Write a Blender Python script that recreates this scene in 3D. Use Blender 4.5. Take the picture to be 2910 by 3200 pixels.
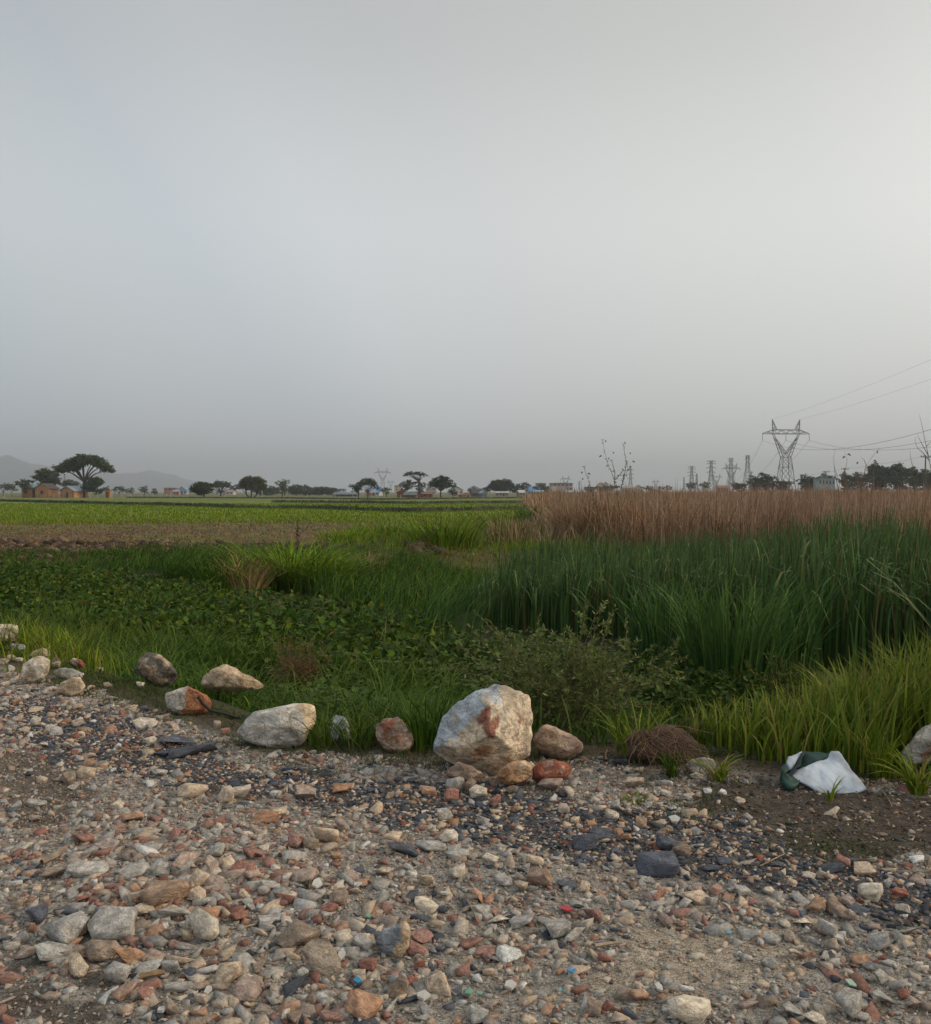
import bpy, bmesh, math, random
import numpy as np
from mathutils import Vector, Matrix, noise as mnoise

for o in list(bpy.data.objects):
    bpy.data.objects.remove(o)
scene = bpy.context.scene
COL = scene.collection

# ------------------------------------------------------------------ camera, sky, sun
FPX, CU, CV, EYE = 2900.0, 1455.0, 1600.0, 1.6
PITCH = math.atan(63 / FPX)
cam_d = bpy.data.cameras.new('camera')
cam_d.sensor_fit = 'HORIZONTAL'
cam_d.sensor_width = 36.0
cam_d.lens = 36.0 * FPX / 2910
cam_d.clip_start = 0.05
cam_d.clip_end = 30000
cam = bpy.data.objects.new('camera', cam_d)
cam.location = (0, 0, EYE)
cam.rotation_euler = (math.pi / 2 - PITCH, 0, 0)
COL.objects.link(cam)
scene.camera = cam

SUN_AZ, SUN_EL = math.radians(93), math.radians(30)      # to the right of the view, veiled by haze
SUN = Vector((math.sin(SUN_AZ) * math.cos(SUN_EL), math.cos(SUN_AZ) * math.cos(SUN_EL), math.sin(SUN_EL)))
world = bpy.data.worlds.new('World')
scene.world = world
world.use_nodes = True
wt = world.node_tree
wt.nodes.clear()
def wn(kind, **kw):
    n = wt.nodes.new(kind)
    for k, v in kw.items():
        setattr(n, k, v)
    return n
sky = wn('ShaderNodeTexSky', sky_type='NISHITA', sun_disc=False, sun_elevation=SUN_EL, sun_rotation=SUN_AZ,
         air_density=1.0, dust_density=6.0, ozone_density=1.0)
tc = wn('ShaderNodeTexCoord')
nrm = wn('ShaderNodeVectorMath', operation='NORMALIZE')
wt.links.new(tc.outputs['Generated'], nrm.inputs[0])
dot = wn('ShaderNodeVectorMath', operation='DOT_PRODUCT')
dot.inputs[1].default_value = SUN
wt.links.new(nrm.outputs[0], dot.inputs[0])
glow = wn('ShaderNodeValToRGB')
mr = wn('ShaderNodeMapRange')
mr.inputs['From Min'].default_value = -1
mr.inputs['From Max'].default_value = 1
wt.links.new(dot.outputs['Value'], mr.inputs['Value'])
wt.links.new(mr.outputs[0], glow.inputs[0])
cr = glow.color_ramp
cr.elements[0].position = 0.20; cr.elements[0].color = (4.1, 4.65, 5.3, 1)
cr.elements[1].position = 1.0;  cr.elements[1].color = (9.4, 9.0, 8.1, 1)
for p, c in ((0.30, (4.55, 5.05, 5.5, 1)), (0.36, (5.12, 5.45, 5.58, 1)), (0.42, (5.12, 5.5, 5.78, 1)), (0.48, (5.85, 6.1, 6.2, 1)), (0.55, (5.95, 6.1, 6.05, 1)), (0.70, (6.75, 6.8, 6.5, 1)), (0.78, (7.75, 7.7, 7.3, 1))):
    e = cr.elements.new(p); e.color = c
veil = wn('ShaderNodeMix', data_type='RGBA')
veil.inputs['Factor'].default_value = 0.9
wt.links.new(sky.outputs[0], veil.inputs[6])
# the haze layer is brightest some way above the horizon and thins out towards the zenith
sepd = wn('ShaderNodeSeparateXYZ')
wt.links.new(nrm.outputs[0], sepd.inputs[0])
lift = wn('ShaderNodeValToRGB')
lr = lift.color_ramp
lr.elements[0].position = 0.0; lr.elements[0].color = (1.10, 1.10, 1.10, 1)
lr.elements[1].position = 1.0; lr.elements[1].color = (.92, .92, .92, 1)
for p_, g_ in ((.10, 1.16), (.20, 1.24), (.29, 1.24), (.40, 1.04), (.50, .91)):
    e = lr.elements.new(p_); e.color = (g_, g_, g_, 1)
lr.interpolation = 'CARDINAL'
for e in lr.elements:                      # the smooth ramp stops at 1, so it is kept below and the layer scaled up
    e.color = tuple(q / 1.45 for q in e.color[:3]) + (1,)
for e in cr.elements:
    e.color = tuple(q * 1.45 for q in e.color[:3]) + (1,)
wt.links.new(sepd.outputs[2], lift.inputs[0])
hazel = wn('ShaderNodeMix', data_type='RGBA', blend_type='MULTIPLY')
hazel.inputs['Factor'].default_value = 1.0
wt.links.new(glow.outputs[0], hazel.inputs[6])
wt.links.new(lift.outputs[0], hazel.inputs[7])
wt.links.new(hazel.outputs[2], veil.inputs[7])
bg = wn('ShaderNodeBackground')
bg.inputs['Strength'].default_value = 0.1
wt.links.new(veil.outputs[2], bg.inputs['Color'])
out = wn('ShaderNodeOutputWorld')
wt.links.new(bg.outputs[0], out.inputs['Surface'])

sun_d = bpy.data.lights.new('sun', 'SUN')
sun_d.energy = 1.5
sun_d.angle = math.radians(11)
sun_d.color = (1.0, 0.78, 0.55)
sun = bpy.data.objects.new('sun', sun_d)
sun.rotation_euler = (-SUN).to_track_quat('-Z', 'Y').to_euler()
COL.objects.link(sun)

vs = scene.view_settings
vs.view_transform = 'Standard'
vs.look = 'None'
vs.exposure = 0.0
vs.gamma = 1.0
vs.use_curve_mapping = False
cy = scene.cycles
cy.use_denoising = True
cy.max_bounces = 6
cy.diffuse_bounces = 3
cy.glossy_bounces = 2
cy.transmission_bounces = 3
cy.transparent_max_bounces = 8
cy.volume_bounces = 0
cy.sample_clamp_indirect = 4.0
cy.caustics_reflective = False
cy.caustics_refractive = False

# ------------------------------------------------------------------ helpers
rng = np.random.default_rng(7)
random.seed(7)
cp, sp = math.cos(PITCH), math.sin(PITCH)

def ray(u, v):
    """direction of the sight line through a photograph point"""
    cx, cz = (u - CU) / FPX, (CV - v) / FPX
    return np.array((cx, cp + cz * sp, -sp + cz * cp))

def at_z(u, v, z):
    d = ray(u, v)
    return np.array((0, 0, EYE)) + d * ((z - EYE) / d[2])

def at_y(u, v, y):
    d = ray(u, v)
    return np.array((0, 0, EYE)) + d * (y / d[1])

def proj(P):
    P = np.asarray(P, float)
    x, y, z = P[..., 0], P[..., 1], P[..., 2] - EYE
    f = y * cp - z * sp
    return CU + FPX * x / f, CV - FPX * (y * sp + z * cp) / f

TAB = rng.random((256, 256))
def vnoise(x, y):
    xi, yi = np.floor(x).astype(int), np.floor(y).astype(int)
    fx, fy = x - xi, y - yi
    fx = fx * fx * (3 - 2 * fx); fy = fy * fy * (3 - 2 * fy)
    a = TAB[xi & 255, yi & 255]; b = TAB[(xi + 1) & 255, yi & 255]
    c = TAB[xi & 255, (yi + 1) & 255]; d = TAB[(xi + 1) & 255, (yi + 1) & 255]
    return (a * (1 - fx) + b * fx) * (1 - fy) + (c * (1 - fx) + d * fx) * fy
def fbm(x, y, oct=4):
    s, a, t = 0, 1, 0
    for i in range(oct):
        s = s + a * vnoise(x * 2 ** i + 17.3 * i, y * 2 ** i + 9.1 * i); t += a; a *= .5
    return s / t
def sstep(a, b, x):
    t = np.clip((x - a) / (b - a), 0, 1)
    return t * t * (3 - 2 * t)
def s2l(c):
    return tuple((x / 255 / 12.92) if x / 255 <= .04045 else ((x / 255 + .055) / 1.055) ** 2.4 for x in c)

EX = np.array([-9, -6.5, -4.1, -2.14, -1.34, -0.3, 0.8, 1.7, 2.5, 4.0, 9.0])
EY = np.array([11.5, 10.3, 8.24, 6.55, 5.7, 5.35, 5.40, 5.05, 4.9, 4.7, 4.5])
def edge(x):
    return np.interp(x, EX, EY)
def hgt(x, y):
    x = np.asarray(x, float); y = np.asarray(y, float)
    d = y - edge(x)
    near = 1 - sstep(-.2, .8, d)
    h = 0.05 * (fbm(x * 1.3, y * 1.3) - .5) * near
    h = h + near * 0.018 * (fbm(x * 9 + 4, y * 9) - .5)
    h = h + near * (0.07 * np.exp(-(((x + 1.0) / .9) ** 2 + ((y - 3.7) / .6) ** 2)))
    h = h - near * 0.03 * np.exp(-(((x + 1.9) / .5) ** 2 + ((y - 2.8) / .5) ** 2))
    h = h - 0.65 * sstep(.4, 3.2, d) + 0.35 * sstep(22, 29, y)
    h = h + .10 * (fbm(x * .5 + 3, y * .5) - .5) * sstep(.5, 3, d) * (1 - sstep(30, 45, y))
    h = h + .10 * (fbm(x * .7, y * .7 + 40) - .4) * sstep(26, 30, y) * (1 - sstep(34, 46, y))
    return h
def on_ground(u, v, dmin=1.5, dmax=4000):
    """where the sight line meets the ground"""
    d = ray(u, v); o = np.array((0, 0, EYE))
    lo = dmin
    t = lo
    while t < dmax:
        p = o + d * t
        if p[2] < hgt(p[0], p[1]):
            break
        lo = t; t *= 1.03
    hi = t
    for _ in range(30):
        m = .5 * (lo + hi); p = o + d * m
        if p[2] < hgt(p[0], p[1]): hi = m
        else: lo = m
    p = o + d * hi
    return np.array((p[0], p[1], float(hgt(p[0], p[1]))))

def inside(poly, X, Y):
    n = len(poly); r = np.zeros(X.shape, bool)
    for i in range(n):
        x0, y0 = poly[i][:2]; x1, y1 = poly[(i + 1) % n][:2]
        if y0 == y1: continue
        c = (y0 > Y) != (y1 > Y)
        r ^= c & (X < (x1 - x0) * (Y - y0) / (y1 - y0) + x0)
    return r
def scatter(poly, n):
    """random points in a plan polygon"""
    P = np.array([p[:2] for p in poly], float); lo, hi = P.min(0), P.max(0)
    X, Y = [], []
    got = 0
    while got < n:
        x = rng.uniform(lo[0], hi[0], n * 2); y = rng.uniform(lo[1], hi[1], n * 2)
        k = inside(poly, x, y); X.append(x[k]); Y.append(y[k]); got += k.sum()
    return np.concatenate(X)[:n], np.concatenate(Y)[:n]
def plan(pts, z):
    return [at_z(u, v, z) for u, v in pts]

def mesh_np(name, V, F, col=None, smooth=False):
    V = np.ascontiguousarray(V, np.float32); F = np.ascontiguousarray(F, np.int32)
    me = bpy.data.meshes.new(name)
    M, k = F.shape
    me.vertices.add(len(V)); me.vertices.foreach_set('co', V.ravel())
    me.loops.add(M * k); me.loops.foreach_set('vertex_index', F.ravel())
    me.polygons.add(M); me.polygons.foreach_set('loop_start', np.arange(0, M * k, k, dtype=np.int32))
    if smooth:
        me.polygons.foreach_set('use_smooth', np.ones(M, bool))
    me.update(calc_edges=True)
    if col is not None:
        a = me.color_attributes.new('Col', 'FLOAT_COLOR', 'POINT')
        c = np.ones((len(V), 4), np.float32); c[:, :3] = np.clip(col, 0, 1)
        a.data.foreach_set('color', c.ravel())
    return me
def obj(name, me, mat=None, parent=None):
    o = bpy.data.objects.new(name, me)
    COL.objects.link(o)
    if mat is not None and me is not None and not me.materials:
        me.materials.append(mat)
    if parent is not None:
        o.parent = parent
    return o
def tag(o, label=None, cat=None, group=None, kind=None):
    if label: o['label'] = label
    if cat: o['category'] = cat
    if group: o['group'] = group
    if kind: o['kind'] = kind
    return o
def empty(name, loc):
    o = bpy.data.objects.new(name, None)
    o.empty_display_size = .1
    o.location = Vector(loc)
    COL.objects.link(o)
    return o

class MB:
    """collects bars, boxes and sheets in world space, then links them as one mesh"""
    def __init__(s): s.v, s.f = [], []
    def add(s, vs, fs):
        b = len(s.v); s.v += [tuple(map(float, q)) for q in vs]; s.f += [tuple(b + i for i in q) for q in fs]
    def box(s, c, d, rz=0):
        x, y, z = d[0] / 2, d[1] / 2, d[2] / 2; ca, sa = math.cos(rz), math.sin(rz)
        vs = [(c[0] + i * x * ca - j * y * sa, c[1] + i * x * sa + j * y * ca, c[2] + k * z) for k in (-1, 1) for j in (-1, 1) for i in (-1, 1)]
        s.add(vs, [(0, 2, 3, 1), (4, 5, 7, 6), (0, 1, 5, 4), (2, 6, 7, 3), (0, 4, 6, 2), (1, 3, 7, 5)])
    def bar(s, a, b, r, r2=None, n=4):
        a, b = Vector(a), Vector(b); d = (b - a).normalized()
        p = d.orthogonal().normalized(); q = d.cross(p); r2 = r if r2 is None else r2
        vs = []
        for c, rr in ((a, r), (b, r2)):
            for i in range(n):
                t = 2 * math.pi * (i + .5) / n
                vs.append(c + p * (rr * math.cos(t)) + q * (rr * math.sin(t)))
        fs = [(i, (i + 1) % n, n + (i + 1) % n, n + i) for i in range(n)]
        fs += [tuple(range(n - 1, -1, -1)), tuple(range(n, 2 * n))]
        s.add(vs, fs)
    def tube(s, pts, radii, n=5):
        pts = [Vector(p) for p in pts]
        b = len(s.v); ref = Vector((.31, .17, .93))
        for i, p in enumerate(pts):
            d = (pts[min(i + 1, len(pts) - 1)] - pts[max(i - 1, 0)]).normalized()
            e = d.cross(ref).normalized() if abs(d.dot(ref)) < .98 else d.orthogonal().normalized()
            g = d.cross(e)
            for k in range(n):
                t = 2 * math.pi * k / n
                q = p + e * (radii[i] * math.cos(t)) + g * (radii[i] * math.sin(t))
                s.v.append(tuple(q))
        for i in range(len(pts) - 1):
            for k in range(n):
                k2 = (k + 1) % n
                s.f.append((b + i * n + k, b + i * n + k2, b + (i + 1) * n + k2, b + (i + 1) * n + k))
    def build(s, name, mat, parent=None, smooth=False):
        me = bpy.data.meshes.new(name)
        off = Vector((0, 0, 0)) if parent is None else parent.matrix_world_offset if hasattr(parent, 'matrix_world_offset') else Vector(root_of(parent))
        me.from_pydata([(x - off[0], y - off[1], z - off[2]) for x, y, z in s.v], [], s.f)
        if smooth:
            for p in me.polygons: p.use_smooth = True
        return obj(name, me, mat, parent)
def root_of(o):
    """world position of an object that may itself be a child (all are unrotated)"""
    p = Vector((0, 0, 0))
    while o is not None:
        p += o.location; o = o.parent
    return p

# ------------------------------------------------------------------ materials
def mat_new(name):
    m = bpy.data.materials.new(name); m.use_nodes = True
    nt = m.node_tree; b = nt.nodes['Principled BSDF']
    return m, nt, b
def N(nt, kind, **kw):
    n = nt.nodes.new(kind)
    for k, v in kw.items(): setattr(n, k, v)
    return n
def mul(nt, a, bsock, fac=1.0):
    n = N(nt, 'ShaderNodeMix', data_type='RGBA', blend_type='MULTIPLY')
    n.inputs['Factor'].default_value = fac
    nt.links.new(a, n.inputs[6]); nt.links.new(bsock, n.inputs[7])
    return n.outputs[2]
def noise_ramp(nt, vec, scale, lo, hi, detail=4, a=.35, b=.65, dist=0.0):
    n = N(nt, 'ShaderNodeTexNoise'); n.inputs['Scale'].default_value = scale; n.inputs['Detail'].default_value = detail
    n.inputs['Distortion'].default_value = dist
    if vec is not None: nt.links.new(vec, n.inputs['Vector'])
    r = N(nt, 'ShaderNodeValToRGB')
    r.color_ramp.elements[0].position = a; r.color_ramp.elements[1].position = b
    r.color_ramp.elements[0].color = (*(lo if isinstance(lo, tuple) else (lo,) * 3), 1)
    r.color_ramp.elements[1].color = (*(hi if isinstance(hi, tuple) else (hi,) * 3), 1)
    nt.links.new(n.outputs['Fac'], r.inputs[0])
    return r.outputs[0], n.outputs['Fac']
def bump(nt, b, h, strength, dist):
    n = N(nt, 'ShaderNodeBump'); n.inputs['Strength'].default_value = strength; n.inputs['Distance'].default_value = dist
    nt.links.new(h, n.inputs['Height']); nt.links.new(n.outputs[0], b.inputs['Normal'])
def foliage(name, rough=.6, trans=.3, spec=.3, sat=1.0):
    m, nt, b = mat_new(name)
    at = N(nt, 'ShaderNodeAttribute', attribute_name='Col')
    a = N(nt, 'ShaderNodeHueSaturation'); a.inputs['Saturation'].default_value = sat
    nt.links.new(at.outputs['Color'], a.inputs['Color'])
    nt.links.new(a.outputs['Color'], b.inputs['Base Color'])
    b.inputs['Roughness'].default_value = rough
    b.inputs['Specular IOR Level'].default_value = spec
    t = N(nt, 'ShaderNodeBsdfTranslucent')
    nt.links.new(a.outputs['Color'], t.inputs['Color'])
    mx = N(nt, 'ShaderNodeMixShader'); mx.inputs[0].default_value = trans
    nt.links.new(b.outputs[0], mx.inputs[1]); nt.links.new(t.outputs[0], mx.inputs[2])
    nt.links.new(mx.outputs[0], nt.nodes['Material Output'].inputs['Surface'])
    return m
def plain(name, col, rough=.8, var=.25, scale=3.0, bstr=.2, bdist=.01, metal=0.0, spec=.4):
    m, nt, b = mat_new(name)
    tcn = N(nt, 'ShaderNodeTexCoord')
    c = N(nt, 'ShaderNodeRGB'); c.outputs[0].default_value = (*col, 1)
    r, f = noise_ramp(nt, tcn.outputs['Object'], scale, 1 - var, 1 + var * .4)
    nt.links.new(mul(nt, c.outputs[0], r), b.inputs['Base Color'])
    b.inputs['Roughness'].default_value = rough; b.inputs['Metallic'].default_value = metal
    b.inputs['Specular IOR Level'].default_value = spec
    if bstr: bump(nt, b, f, bstr, bdist)
    return m

M_LEAF = foliage('tree_leaves', .7, .2, .1)
M_GRASS = foliage('grass_blades', .6, .2, .10, 1.18)
M_CAT = foliage('cattail_blades', .5, .18, .18, 1.12)
M_DRY = foliage('dry_stalks', .85, .15, .08)
M_HYA = foliage('hyacinth_leaves', .55, .2, .15, 1.2)
M_BARK = plain('bark', (.075, .055, .042), .95, .4, 2.0)
M_TWIG = plain('dry_twig', (.16, .105, .065), .9, .4, 20)
M_WIRE = plain('wire_metal', (.09, .09, .095), .6, .1, 1, 0)
M_STEEL = plain('weathered_steel', (.20, .205, .205), .65, .2, .6, 0, metal=.2)
M_CONC = plain('concrete', (.42, .41, .37), .9, .3, 2)
M_WOOD = plain('timber', (.13, .095, .065), .9, .35, 4)

def rock_material(name, use_obj):
    m, nt, b = mat_new(name)
    tcn = N(nt, 'ShaderNodeTexCoord')
    if use_obj:
        oi = N(nt, 'ShaderNodeObjectInfo'); c = oi.outputs['Color']
        cmb = N(nt, 'ShaderNodeVectorMath', operation='ADD')
        nt.links.new(tcn.outputs['Object'], cmb.inputs[0])
        sc_ = N(nt, 'ShaderNodeVectorMath', operation='SCALE'); sc_.inputs['Scale'].default_value = 40
        cb = N(nt, 'ShaderNodeCombineXYZ')
        nt.links.new(oi.outputs['Random'], cb.inputs[0]); nt.links.new(oi.outputs['Random'], cb.inputs[2])
        nt.links.new(cb.outputs[0], sc_.inputs[0]); nt.links.new(sc_.outputs[0], cmb.inputs[1])
        vec = cmb.outputs[0]; k = 1.0
    else:
        a = N(nt, 'ShaderNodeAttribute', attribute_name='Col'); c = a.outputs['Color']
        vec = tcn.outputs['Object']; k = 6.0
    r1, f1 = noise_ramp(nt, vec, 1.6 * k, .74, 1.22, 6, .3, .7)
    r2, f2 = noise_ramp(nt, vec, 7 * k, .76, 1.18, 5, .3, .7, 1.0)
    # pale veins that follow a stretched noise
    mp = N(nt, 'ShaderNodeMapping'); mp.inputs['Scale'].default_value = (1.2, 1.2, 1.5 if use_obj else 2.6); mp.inputs['Rotation'].default_value = (.35, .5, 0)
    nt.links.new(vec, mp.inputs['Vector'])
    r3, f3 = noise_ramp(nt, mp.outputs[0], 1.5 * k, .82, 1.22, 6, .42, .58, .8)
    c1 = mul(nt, mul(nt, mul(nt, c, r1), r2), r3)
    # thin rust and lichen stains
    r4, f4 = noise_ramp(nt, vec, 2.3 * k, (1, 1, 1), (1.05, .86, .70), 5, .58, .74)
    c5 = mul(nt, c1, r4)
    if not use_obj:
        wv = N(nt, 'ShaderNodeVectorMath', operation='ADD')
        nz = N(nt, 'ShaderNodeTexNoise'); nz.inputs['Scale'].default_value = 9; nz.inputs['Detail'].default_value = 4
        nt.links.new(vec, nz.inputs['Vector'])
        sc2 = N(nt, 'ShaderNodeVectorMath', operation='SCALE'); sc2.inputs['Scale'].default_value = .16
        nt.links.new(nz.outputs['Color'], sc2.inputs[0]); nt.links.new(vec, wv.inputs[0]); nt.links.new(sc2.outputs[0], wv.inputs[1])
        vo = N(nt, 'ShaderNodeTexVoronoi', feature='DISTANCE_TO_EDGE'); vo.inputs['Scale'].default_value = 6.5
        nt.links.new(wv.outputs[0], vo.inputs['Vector'])
        rk = N(nt, 'ShaderNodeValToRGB'); rk.color_ramp.elements[0].position = .0; rk.color_ramp.elements[1].position = .035
        rk.color_ramp.elements[0].color = (.62, .55, .48, 1); rk.color_ramp.elements[1].color = (1, 1, 1, 1)
        nt.links.new(vo.outputs['Distance'], rk.inputs[0])
        c5 = mul(nt, c5, rk.outputs[0])
    nt.links.new(c5, b.inputs['Base Color'])
    b.inputs['Roughness'].default_value = .92
    b.inputs['Specular IOR Level'].default_value = .25
    ad = N(nt, 'ShaderNodeMath', operation='ADD')
    nt.links.new(f2, ad.inputs[0]); nt.links.new(f3, ad.inputs[1])
    bump(nt, b, ad.outputs[0], .5 if use_obj else .8, .12 / k)
    return m
M_ROCK = rock_material('loose_stone', True)
M_BOULDER = rock_material('boulder_stone', False)

def gravel_mat():
    m, nt, b = mat_new('gravel_grains')
    a = N(nt, 'ShaderNodeAttribute', attribute_name='Col')
    tcn = N(nt, 'ShaderNodeTexCoord')
    r, f = noise_ramp(nt, tcn.outputs['Object'], 90, .7, 1.15, 3)
    nt.links.new(mul(nt, a.outputs['Color'], r), b.inputs['Base Color'])
    b.inputs['Roughness'].default_value = .9; b.inputs['Specular IOR Level'].default_value = .25
    bump(nt, b, f, .35, .004)
    return m
M_GRAVEL = gravel_mat()

def ground_mat(name, grain, bstr, bdist, cell=True):
    m, nt, b = mat_new(name)
    a = N(nt, 'ShaderNodeAttribute', attribute_name='Col')
    tcn = N(nt, 'ShaderNodeTexCoord')
    r, f = noise_ramp(nt, tcn.outputs['Object'], grain * .12, .7, 1.2, 6)
    c = mul(nt, a.outputs['Color'], r)
    h = f
    if cell:
        vo = N(nt, 'ShaderNodeTexVoronoi'); vo.inputs['Scale'].default_value = grain
        nt.links.new(tcn.outputs['Object'], vo.inputs['Vector'])
        hs = N(nt, 'ShaderNodeValToRGB')
        hs.color_ramp.elements[0].color = (.55, .53, .5, 1); hs.color_ramp.elements[1].color = (1.55, 1.5, 1.42, 1)
        sep = N(nt, 'ShaderNodeSeparateColor'); nt.links.new(vo.outputs['Color'], sep.inputs[0])
        nt.links.new(sep.outputs[0], hs.inputs[0])
        c = mul(nt, c, hs.outputs[0])
        inv = N(nt, 'ShaderNodeMath', operation='SUBTRACT'); inv.inputs[0].default_value = 1
        nt.links.new(vo.outputs['Distance'], inv.inputs[1])
        ad = N(nt, 'ShaderNodeMath', operation='ADD'); nt.links.new(inv.outputs[0], ad.inputs[0]); nt.links.new(f, ad.inputs[1])
        h = ad.outputs[0]
    nt.links.new(c, b.inputs['Base Color'])
    b.inputs['Roughness'].default_value = .95; b.inputs['Specular IOR Level'].default_value = .2
    bump(nt, b, h, bstr, bdist)
    return m

# ------------------------------------------------------------------ the ground, one sheet behind the other
def sheet(name, xs, ds, colfun, mat, warp=True, sink=0.0):
    X, D = np.meshgrid(xs, ds)
    if warp:
        k = np.exp(-np.maximum(D - 3.4, 0) / 8.0)
        Y = D + edge(X) * k + 5.5 * (1 - k)
    else:
        Y = D
    Z = hgt(X, Y) - sink * (1 - sstep(.45, .7, D))
    nx, ny = len(xs), len(ds)
    V = np.stack([X, Y, Z], -1).reshape(-1, 3)
    i = np.arange((ny - 1) * (nx - 1)); r, c = i // (nx - 1), i % (nx - 1)
    a = r * nx + c
    F = np.stack([a, a + 1, a + nx + 1, a + nx], -1)
    me = mesh_np(name, V, F, colfun(V[:, 0], V[:, 1]), True)
    return tag(obj(name, me, mat), kind='structure')
def grow(a, b, s0, k):
    r = [a]; s = s0
    while r[-1] < b:
        r.append(r[-1] + s); s *= k
    return r
XN = np.array([-90, -60, -40, -25, -15, -10] + list(np.arange(-7, 5.01, .045)) + [7, 10, 15, 25, 40, 60, 90])

def pxpoly(pts):
    return [on_ground(u, v) for u, v in pts]
SLATE = pxpoly([(0, 2160), (330, 2240), (760, 2400), (1300, 2440), (2000, 2520), (2400, 2560), (2910, 2760), (3700, 2760), (3700, 2900), (2910, 2900), (2400, 2760), (1900, 2720), (1500, 2640), (900, 2500), (500, 2440), (250, 2400), (0, 2300)])
SOIL = pxpoly([(2230, 2420), (2910, 2500), (3700, 2560), (3700, 2680), (2910, 2660), (2600, 2700), (2380, 2600), (2150, 2500)])
SAND = pxpoly([(1900, 2930), (2300, 2880), (2600, 2960), (2500, 3080), (2100, 3110), (1850, 3040)])
TRACK = pxpoly([(0, 2330), (180, 2370), (300, 2440), (240, 2520), (100, 2600), (0, 2620)])
CORNER = pxpoly([(0, 2960), (160, 3040), (330, 3110), (420, 3199), (0, 3199)])
REDZ = pxpoly([(120, 2600), (500, 2560), (1000, 2560), (1000, 2780), (500, 2950), (100, 2850)])
SLOPE = [(-4.5, 12), (-4.2, 8.2), (-2.2, 6.55), (-1.34, 5.75), (-.3, 5.4), (.8, 5.45), (1.7, 5.1), (2.5, 4.95), (4, 4.7), (4, 12)]
def soft(poly, X, Y, w=.12):
    jx = (fbm(X * 6, Y * 6, 3) - .5) * w * 3; jy = (fbm(X * 6 + 31, Y * 6 + 7, 3) - .5) * w * 3
    return inside(poly, X + jx, Y + jy).astype(float)
def C(*c): return np.array(c)
def gravel_col(X, Y):
    c = np.tile(C(.255, .245, .23), (len(X), 1))
    def put(poly, col, a=1.0):
        nonlocal c
        k = (soft(poly, X, Y) * a)[:, None]; c = c * (1 - k) + np.array(col) * k
    put(SLATE, (.085, .083, .085), .95)
    put(SAND, (.34, .30, .25), .9)
    put(TRACK, (.13, .105, .085), .9)
    put(CORNER, (.10, .088, .076), .9)
    put(REDZ, (.33, .30, .27), .6)
    put(SOIL, (.082, .070, .058), 1)
    d = Y - edge(X)
    k = sstep(-.15, .35, d + .3 * (fbm(X * 5, Y * 5) - .5))[:, None]
    c = c * (1 - k) + C(.085, .07, .05) * k
    return c
def ditch_col(X, Y):
    k = fbm(X * .8, Y * .8)[:, None]
    return C(.05, .045, .03) * (1 - k) + C(.045, .06, .022) * k
def stubble_col(X, Y):
    k = sstep(.40, .60, fbm(X * .45, Y * .18 + 8))[:, None]
    c = C(.135, .088, .052) * (1 - k) + C(.125, .12, .04) * k
    soil = (1 - sstep(27, 34, Y + 4 * (fbm(X * .4, Y * .4) - .5)))[:, None]
    c = c * (1 - soil) + C(.085, .055, .04) * soil
    g = sstep(0, 6, X + .1 * Y - 1)[:, None] * .8
    c = c * (1 - g) + C(.10, .13, .035) * g
    far = sstep(50, 62, Y + 8 * (fbm(X * .12, Y * .12) - .5))[:, None]
    return c * (1 - far) + C(.125, .155, .035) * far
def paddy_col(X, Y):
    k = fbm(X * .03, Y * .06)[:, None]
    c = C(.125, .185, .03) * (1 - k) + C(.165, .205, .036) * k
    strip = sstep(.55, .65, vnoise(X * .004 + 5, Y * .02))[:, None]
    c = c * (1 - .35 * strip) + C(.085, .12, .03) * .35 * strip
    far = sstep(270, 330, Y)[:, None]
    return c * (1 - far) + C(.13, .135, .055) * far
sheet('gravel_ground', XN, np.array([-60, -30, -15, -9] + list(np.arange(-7, -3.3, .1)) + list(np.arange(-3.3, .461, .04))), gravel_col, ground_mat('rubble_earth', 140, .8, .006))
D1 = list(np.linspace(.33, 3.4, 44)) + grow(3.4, 20, .3, 1.04)[1:]
D1[-1] = 20.0
XF = np.array(sorted(set(list(np.linspace(-16, -7.1, 40)) + list(np.linspace(-7, 5, 134)) + list(np.linspace(5.2, 24, 80)) + [-6000, -3500, -2000, -1200, -700, -400, -250, -150, -90, -60, -40, -25] + [40, 60, 90, 150, 250, 400, 700, 1200, 2000, 3500, 6000])))
sheet('ditch_bed', XF, np.array(D1), ditch_col, ground_mat('ditch_mud', 30, .6, .03), sink=.02)
def sheet2(name, ds, colfun, mat):
    """continues the warped grid so that the sheets share their border"""
    return sheet(name, XF, np.array(ds), colfun, mat)
sheet2('stubble_field', list(np.linspace(20, 66, 100)), stubble_col, ground_mat('stubble_soil', 6, .8, .06))
far_d = grow(66, 8400, 4, 1.09); far_d[-1] = 8400
sheet2('paddy_field', far_d, paddy_col, ground_mat('paddy_green', 2.5, .6, .08))

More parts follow.
